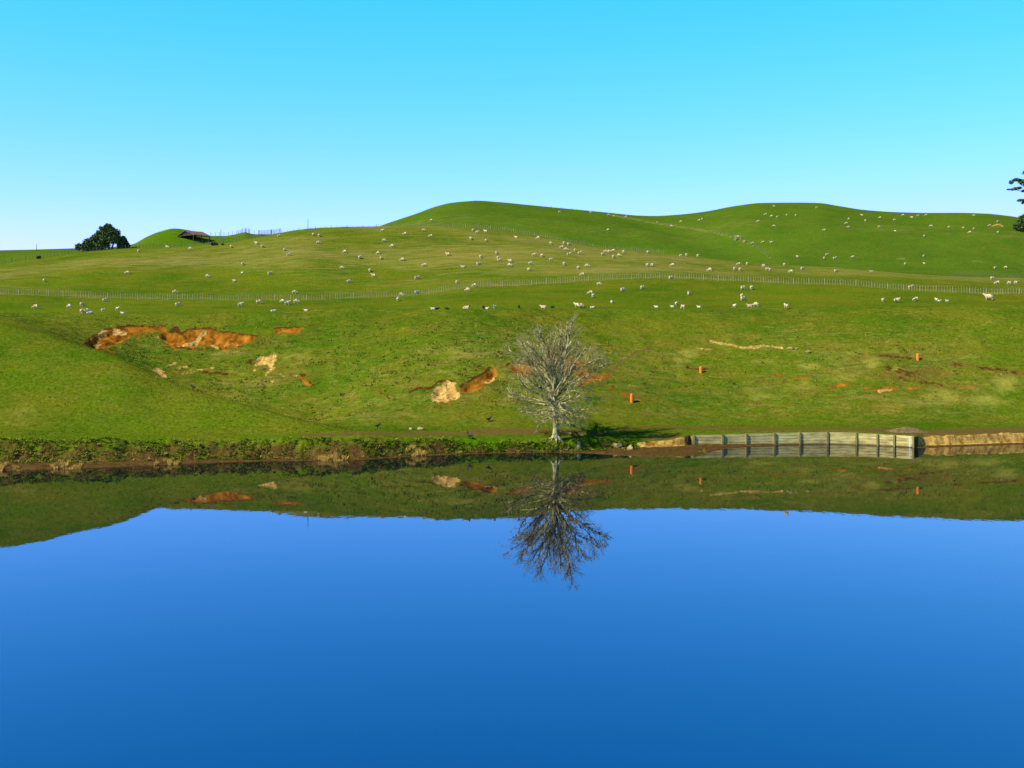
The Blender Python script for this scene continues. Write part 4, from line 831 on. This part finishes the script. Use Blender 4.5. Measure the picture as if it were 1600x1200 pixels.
# ------------------------------------------------------------------ timber wall at the water
wp = lambda p, z=0, off=0: Vector(((p-800)/F*(K/(float(wallrow(p))-HROW)+off), K/(float(wallrow(p))-HROW)+off, z))
posts = [1084, 1129, 1166, 1210, 1250, 1293, 1338, 1371, 1397, 1427]
wallr = empty('retaining_wall', wp(1255)); tag(wallr, 'low mossy timber retaining wall with upright posts at the water', 'wall'); o0 = wallr.location.copy()
WH = lambda p: float(np.interp(p, [1078, 1090, 1300, 1385, 1431], [1.18, 1.26, 1.36, 1.26, 1.25]))
ends = [1079.5]+posts
for a_, b_ in zip(ends[:-1], ends[1:]):
    A, B = wp(a_), wp(b_); d = (B-A); L = d.length; ang = math.atan2(d.y, d.x); rot = Matrix.Rotation(ang, 3, 'Z'); m = MB(); nb = 5; h = (WH(a_)+WH(b_))/2; bh = (h+.25)/nb
    for k in range(nb):
        off_ = random.uniform(-.012, .012); m.box((A+B)/2-o0+Vector((0, off_, -.25+bh*(k+.5))), (L-.012, .05, bh-.028), rot @ Matrix.Rotation(random.uniform(-.006, .006), 3, 'Y'))
    m.build('plank_panel', m_plank, wallr)
for p in posts:
    q = wp(p, 0, -.13)-o0; h = WH(p)+.06; m = MB(); ang = math.atan2((wp(p+4)-wp(p-4)).y, (wp(p+4)-wp(p-4)).x)
    m.box(q+Vector((0, 0, h/2-.25)), (.17, .17, h+.5), Matrix.Rotation(ang, 3, 'Z') @ Matrix.Rotation(random.uniform(-.02, .02), 3, 'Y')); m.build('post', m_wpost, wallr)
m = MB(); q = wp(1421.5, 0, -.045)-o0; m.box(q+Vector((0, 0, .57)), (.16, .03, 1.05)); o = m.build('white_board', m_white, wallr); o['label'] = 'white painted upright board near wall end'

# soil heap behind the wall's right end
c0 = ground(1416, float(K/(wallrow(1416)-HROW))+4.2); n_a, n_r = 48, 14; vv, ff = [], []
for j in range(n_r+1):
    rr = j/n_r
    for k in range(n_a):
        a_ = 2*math.pi*k/n_a; rx, ry = 2.9*(1+.12*math.sin(3*a_+1)), 1.7*(1+.1*math.sin(2*a_))
        x, y = rr*rx*math.cos(a_), rr*ry*math.sin(a_); nn = float(fbm(np.array([x*1.5+40]), np.array([y*1.5+9]), 91, 3)[0])
        z = .50*(math.cos(min(rr, 1)*math.pi)*.5+.5)+.30*nn*(1-rr**3)-.12*rr**4
        gz = z_at(1416+x*F/c0.y, c0.y+y)-c0.z; vv.append((x, y, z+gz))
for j in range(n_r):
    for k in range(n_a): ff.append((j*n_a+k, (j+1)*n_a+k, (j+1)*n_a+(k+1) % n_a, j*n_a+(k+1) % n_a))
heap = mesh_obj('soil_heap', vv, ff, m_soil, None, True); heap.location = c0; tag(heap, 'low heap of bare brown soil behind right end of timber wall', 'soil heap')

# ------------------------------------------------------------------ orange marker posts
for p, row, Y, h, lab in ((987, 628.5, 116.5, 1.0, 'orange marker post nearest the bare tree, lowest on the slope'), (1095, 582.5, 130, .82, 'orange marker post on dark worn patch above wall, middle one'), (1434, 562.5, 134, .84, 'orange marker post highest and farthest right on the slope')):
    q = place(p, row); r_ = empty('marker_post', q); tag(r_, lab, 'marker post', 'orange marker posts on the slope')
    m = MB(); m.tube([(0, 0, -.2), (0, 0, h*.5), (.01, 0, h-.04), (.01, 0, h)], [.19, .19, .19, .165], 14); m.build('sleeve', m_orange, r_, False)
    m = MB(); m.tube([(.01, 0, h-.01), (.01, 0, h+.025)], [.13, .09], 12); m.build('cap', m_orange, r_, False)

# ------------------------------------------------------------------ stones, stump, tussocks, birds
def rock(name, label, p, row, sx, sy, sz, seed, cat='rock', group=None, mat=None):
    q = place(p, row); bm = bmesh.new(); bmesh.ops.create_icosphere(bm, subdivisions=3, radius=1); rg = random.Random(seed); ph = [rg.uniform(0, 6) for _ in range(6)]
    for v in bm.verts:
        c_ = v.co; k = 1+.22*math.sin(3*c_.x+ph[0])*math.cos(2.5*c_.y+ph[1])+.14*math.sin(6*c_.z+ph[2])*math.cos(5*c_.x+ph[3])+.05*math.sin(13*c_.y+ph[4])
        v.co = Vector((c_.x*sx*k, c_.y*sy*k, c_.z*sz*k))
    me = bpy.data.meshes.new(name); bm.to_mesh(me); bm.free(); me.materials.append(mat or m_stone)
    o = bpy.data.objects.new(name, me); COL.objects.link(o); o.location = q+Vector((0, 0, sz*.35)); o.rotation_euler = (0, 0, rg.uniform(0, 3)); tag(o, label, cat, group); return o
rock('stone', 'larger pale stone beside the dirt track left of tree', 657, 671, .42, .28, .20, 1)
rock('stone', 'smaller pale stone just left of the larger trackside stone', 642, 671, .28, .2, .15, 2)
rock('stone', 'pale clay boulder on the bank right of the bare tree', 964, 699, .50, .35, .40, 3)
rock('stone', 'smaller pale boulder low by the mud right of bare tree', 985, 702.5, .36, .3, .32, 4)
rock('stone', 'pale stone on the slope at right end of clay streak', 1235, 545, .42, .3, .2, 5)
rock('stone', 'small white stone right of the clay streak stone', 1245, 545.5, .28, .22, .15, 6)
rock('stone', 'lone pale stone farther down right of the clay streak', 1263, 550, .45, .3, .16, 7)
q = place(904, 699); st = MB(); st.tube([(0, 0, -.2), (0, 0, .1), (.03, 0, .4), (.01, 0, .62)], [.30, .22, .17, .15], 9)
o = st.build('stump', m_bark, None, True); o.location = q; tag(o, 'pale broken stump at the water right of the bare tree', 'stump')
def tussock(name, label, p, row, wdt, h, mat, n, group):
    q = place(p, row); rg = np.random.default_rng(int(p)); nc = max(5, n//60); cx = rg.uniform(-1, 1, nc)*wdt; cy = rg.uniform(-.5, .5, nc)*wdt; cr = rg.uniform(.18, .42, nc)*wdt/1.4; chh = rg.uniform(.55, 1.1, nc)*(1.1-.5*np.abs(cx)/wdt)
    k = rg.integers(0, nc, n); an = rg.uniform(0, 2*np.pi, n); r0 = np.sqrt(rg.uniform(0, 1, n)); bx = cx[k]+np.cos(an)*r0*cr[k]*.5; by = cy[k]+np.sin(an)*r0*cr[k]*.5
    hh = h*chh[k]*rg.uniform(.5, 1.15, n); ln = r0*hh*rg.uniform(.2, .7, n); z0 = np.array([z_at(p+x*F/q.y, q.y+y)-q.z-.05 for x, y in zip(bx, by)])
    base = np.stack([bx, by, z0], 1); tip = base+np.stack([np.cos(an)*ln, np.sin(an)*ln, hh], 1); a2 = rg.uniform(-.9, .9, n); sd_ = np.stack([np.cos(a2), np.sin(a2), 0*an], 1)*rg.uniform(.015, .035, n)[:, None]
    VV = np.stack([base-sd_, base+sd_, tip], 1).reshape(-1, 3); o = fast_mesh(name, VV, np.arange(len(VV)).reshape(-1, 3), mat, None, False); o.location = q; tag(o, label, 'tussock', group); return o
gt = 'straw coloured tussocks along the lake edge'
tussock('tussock', 'straw tussock at the water at the left frame edge', 8, 732, 1.4, .62, m_dryg, 900, gt)
tussock('tussock', 'wide low straw tussock on the mud, second from the left', 104, 731, 1.5, .55, m_dryg, 900, gt)
tussock('tussock', 'greenish straw tussock hanging over the lake, third from left', 262, 726, 1.1, .60, m_dryg, 750, gt)
tussock('tussock', 'pale domed straw tussock at the water below the track start', 520, 719.5, 1.45, .72, m_dryg, 1100, gt)
tussock('tussock', 'browner straw tussock on the bank left of the tree', 652, 711, 1.2, .60, m_dryg, 750, gt)
tussock('tussock', 'small yellow-green tussock at the mud tip before the wall', 1099, 707.5, .42, .40, m_bank, 260, None)

def bird(label, p, row, rz, sc=1.0):
    q = place(p, row); r_ = empty('bird', q, rz); tag(r_, label, 'bird', 'black birds feeding on the near slope'); r_.scale = (sc,)*3
    nd = [(0, 0, .27, .11), (-.14, 0, .26, .085), (-.30, 0, .24, .03), (.12, 0, .31, .08), (.18, 0, .43, .045), (.22, 0, .50, .055), (.27, 0, .49, .03)]
    ed = [(0, 1), (1, 2), (0, 3), (3, 4), (4, 5), (5, 6)]
    for sy in (-1, 1):
        k = len(nd); nd += [(0, .05*sy, .17, .03), (-.02, .05*sy, .09, .014), (0.0, .05*sy, .0, .016)]; ed += [(0, k), (k, k+1), (k+1, k+2)]
    me = skin_mesh('bird_body', nd, ed, [m_feather], lambda c: 0)
    o = bpy.data.objects.new('body', me); COL.objects.link(o); o.parent = r_
    m = MB(); m.tube([(.285, 0, .49), (.345, 0, .475)], [.02, .006], 6); m.build('beak', m_beak, r_)
bird('black bird standing by the track, left of the trackside stones', 590, 669.5, .2, 1.2)
bird('black bird on the green bank strip below the track', 734, 685.5, 2.6, 1.4)
bird('black bird in the grass just left of the bare tree', 764, 659, .4, 1.25)
bird('black bird on the spur ridge at left, alone', 302, 609, 3.0, 1.2)
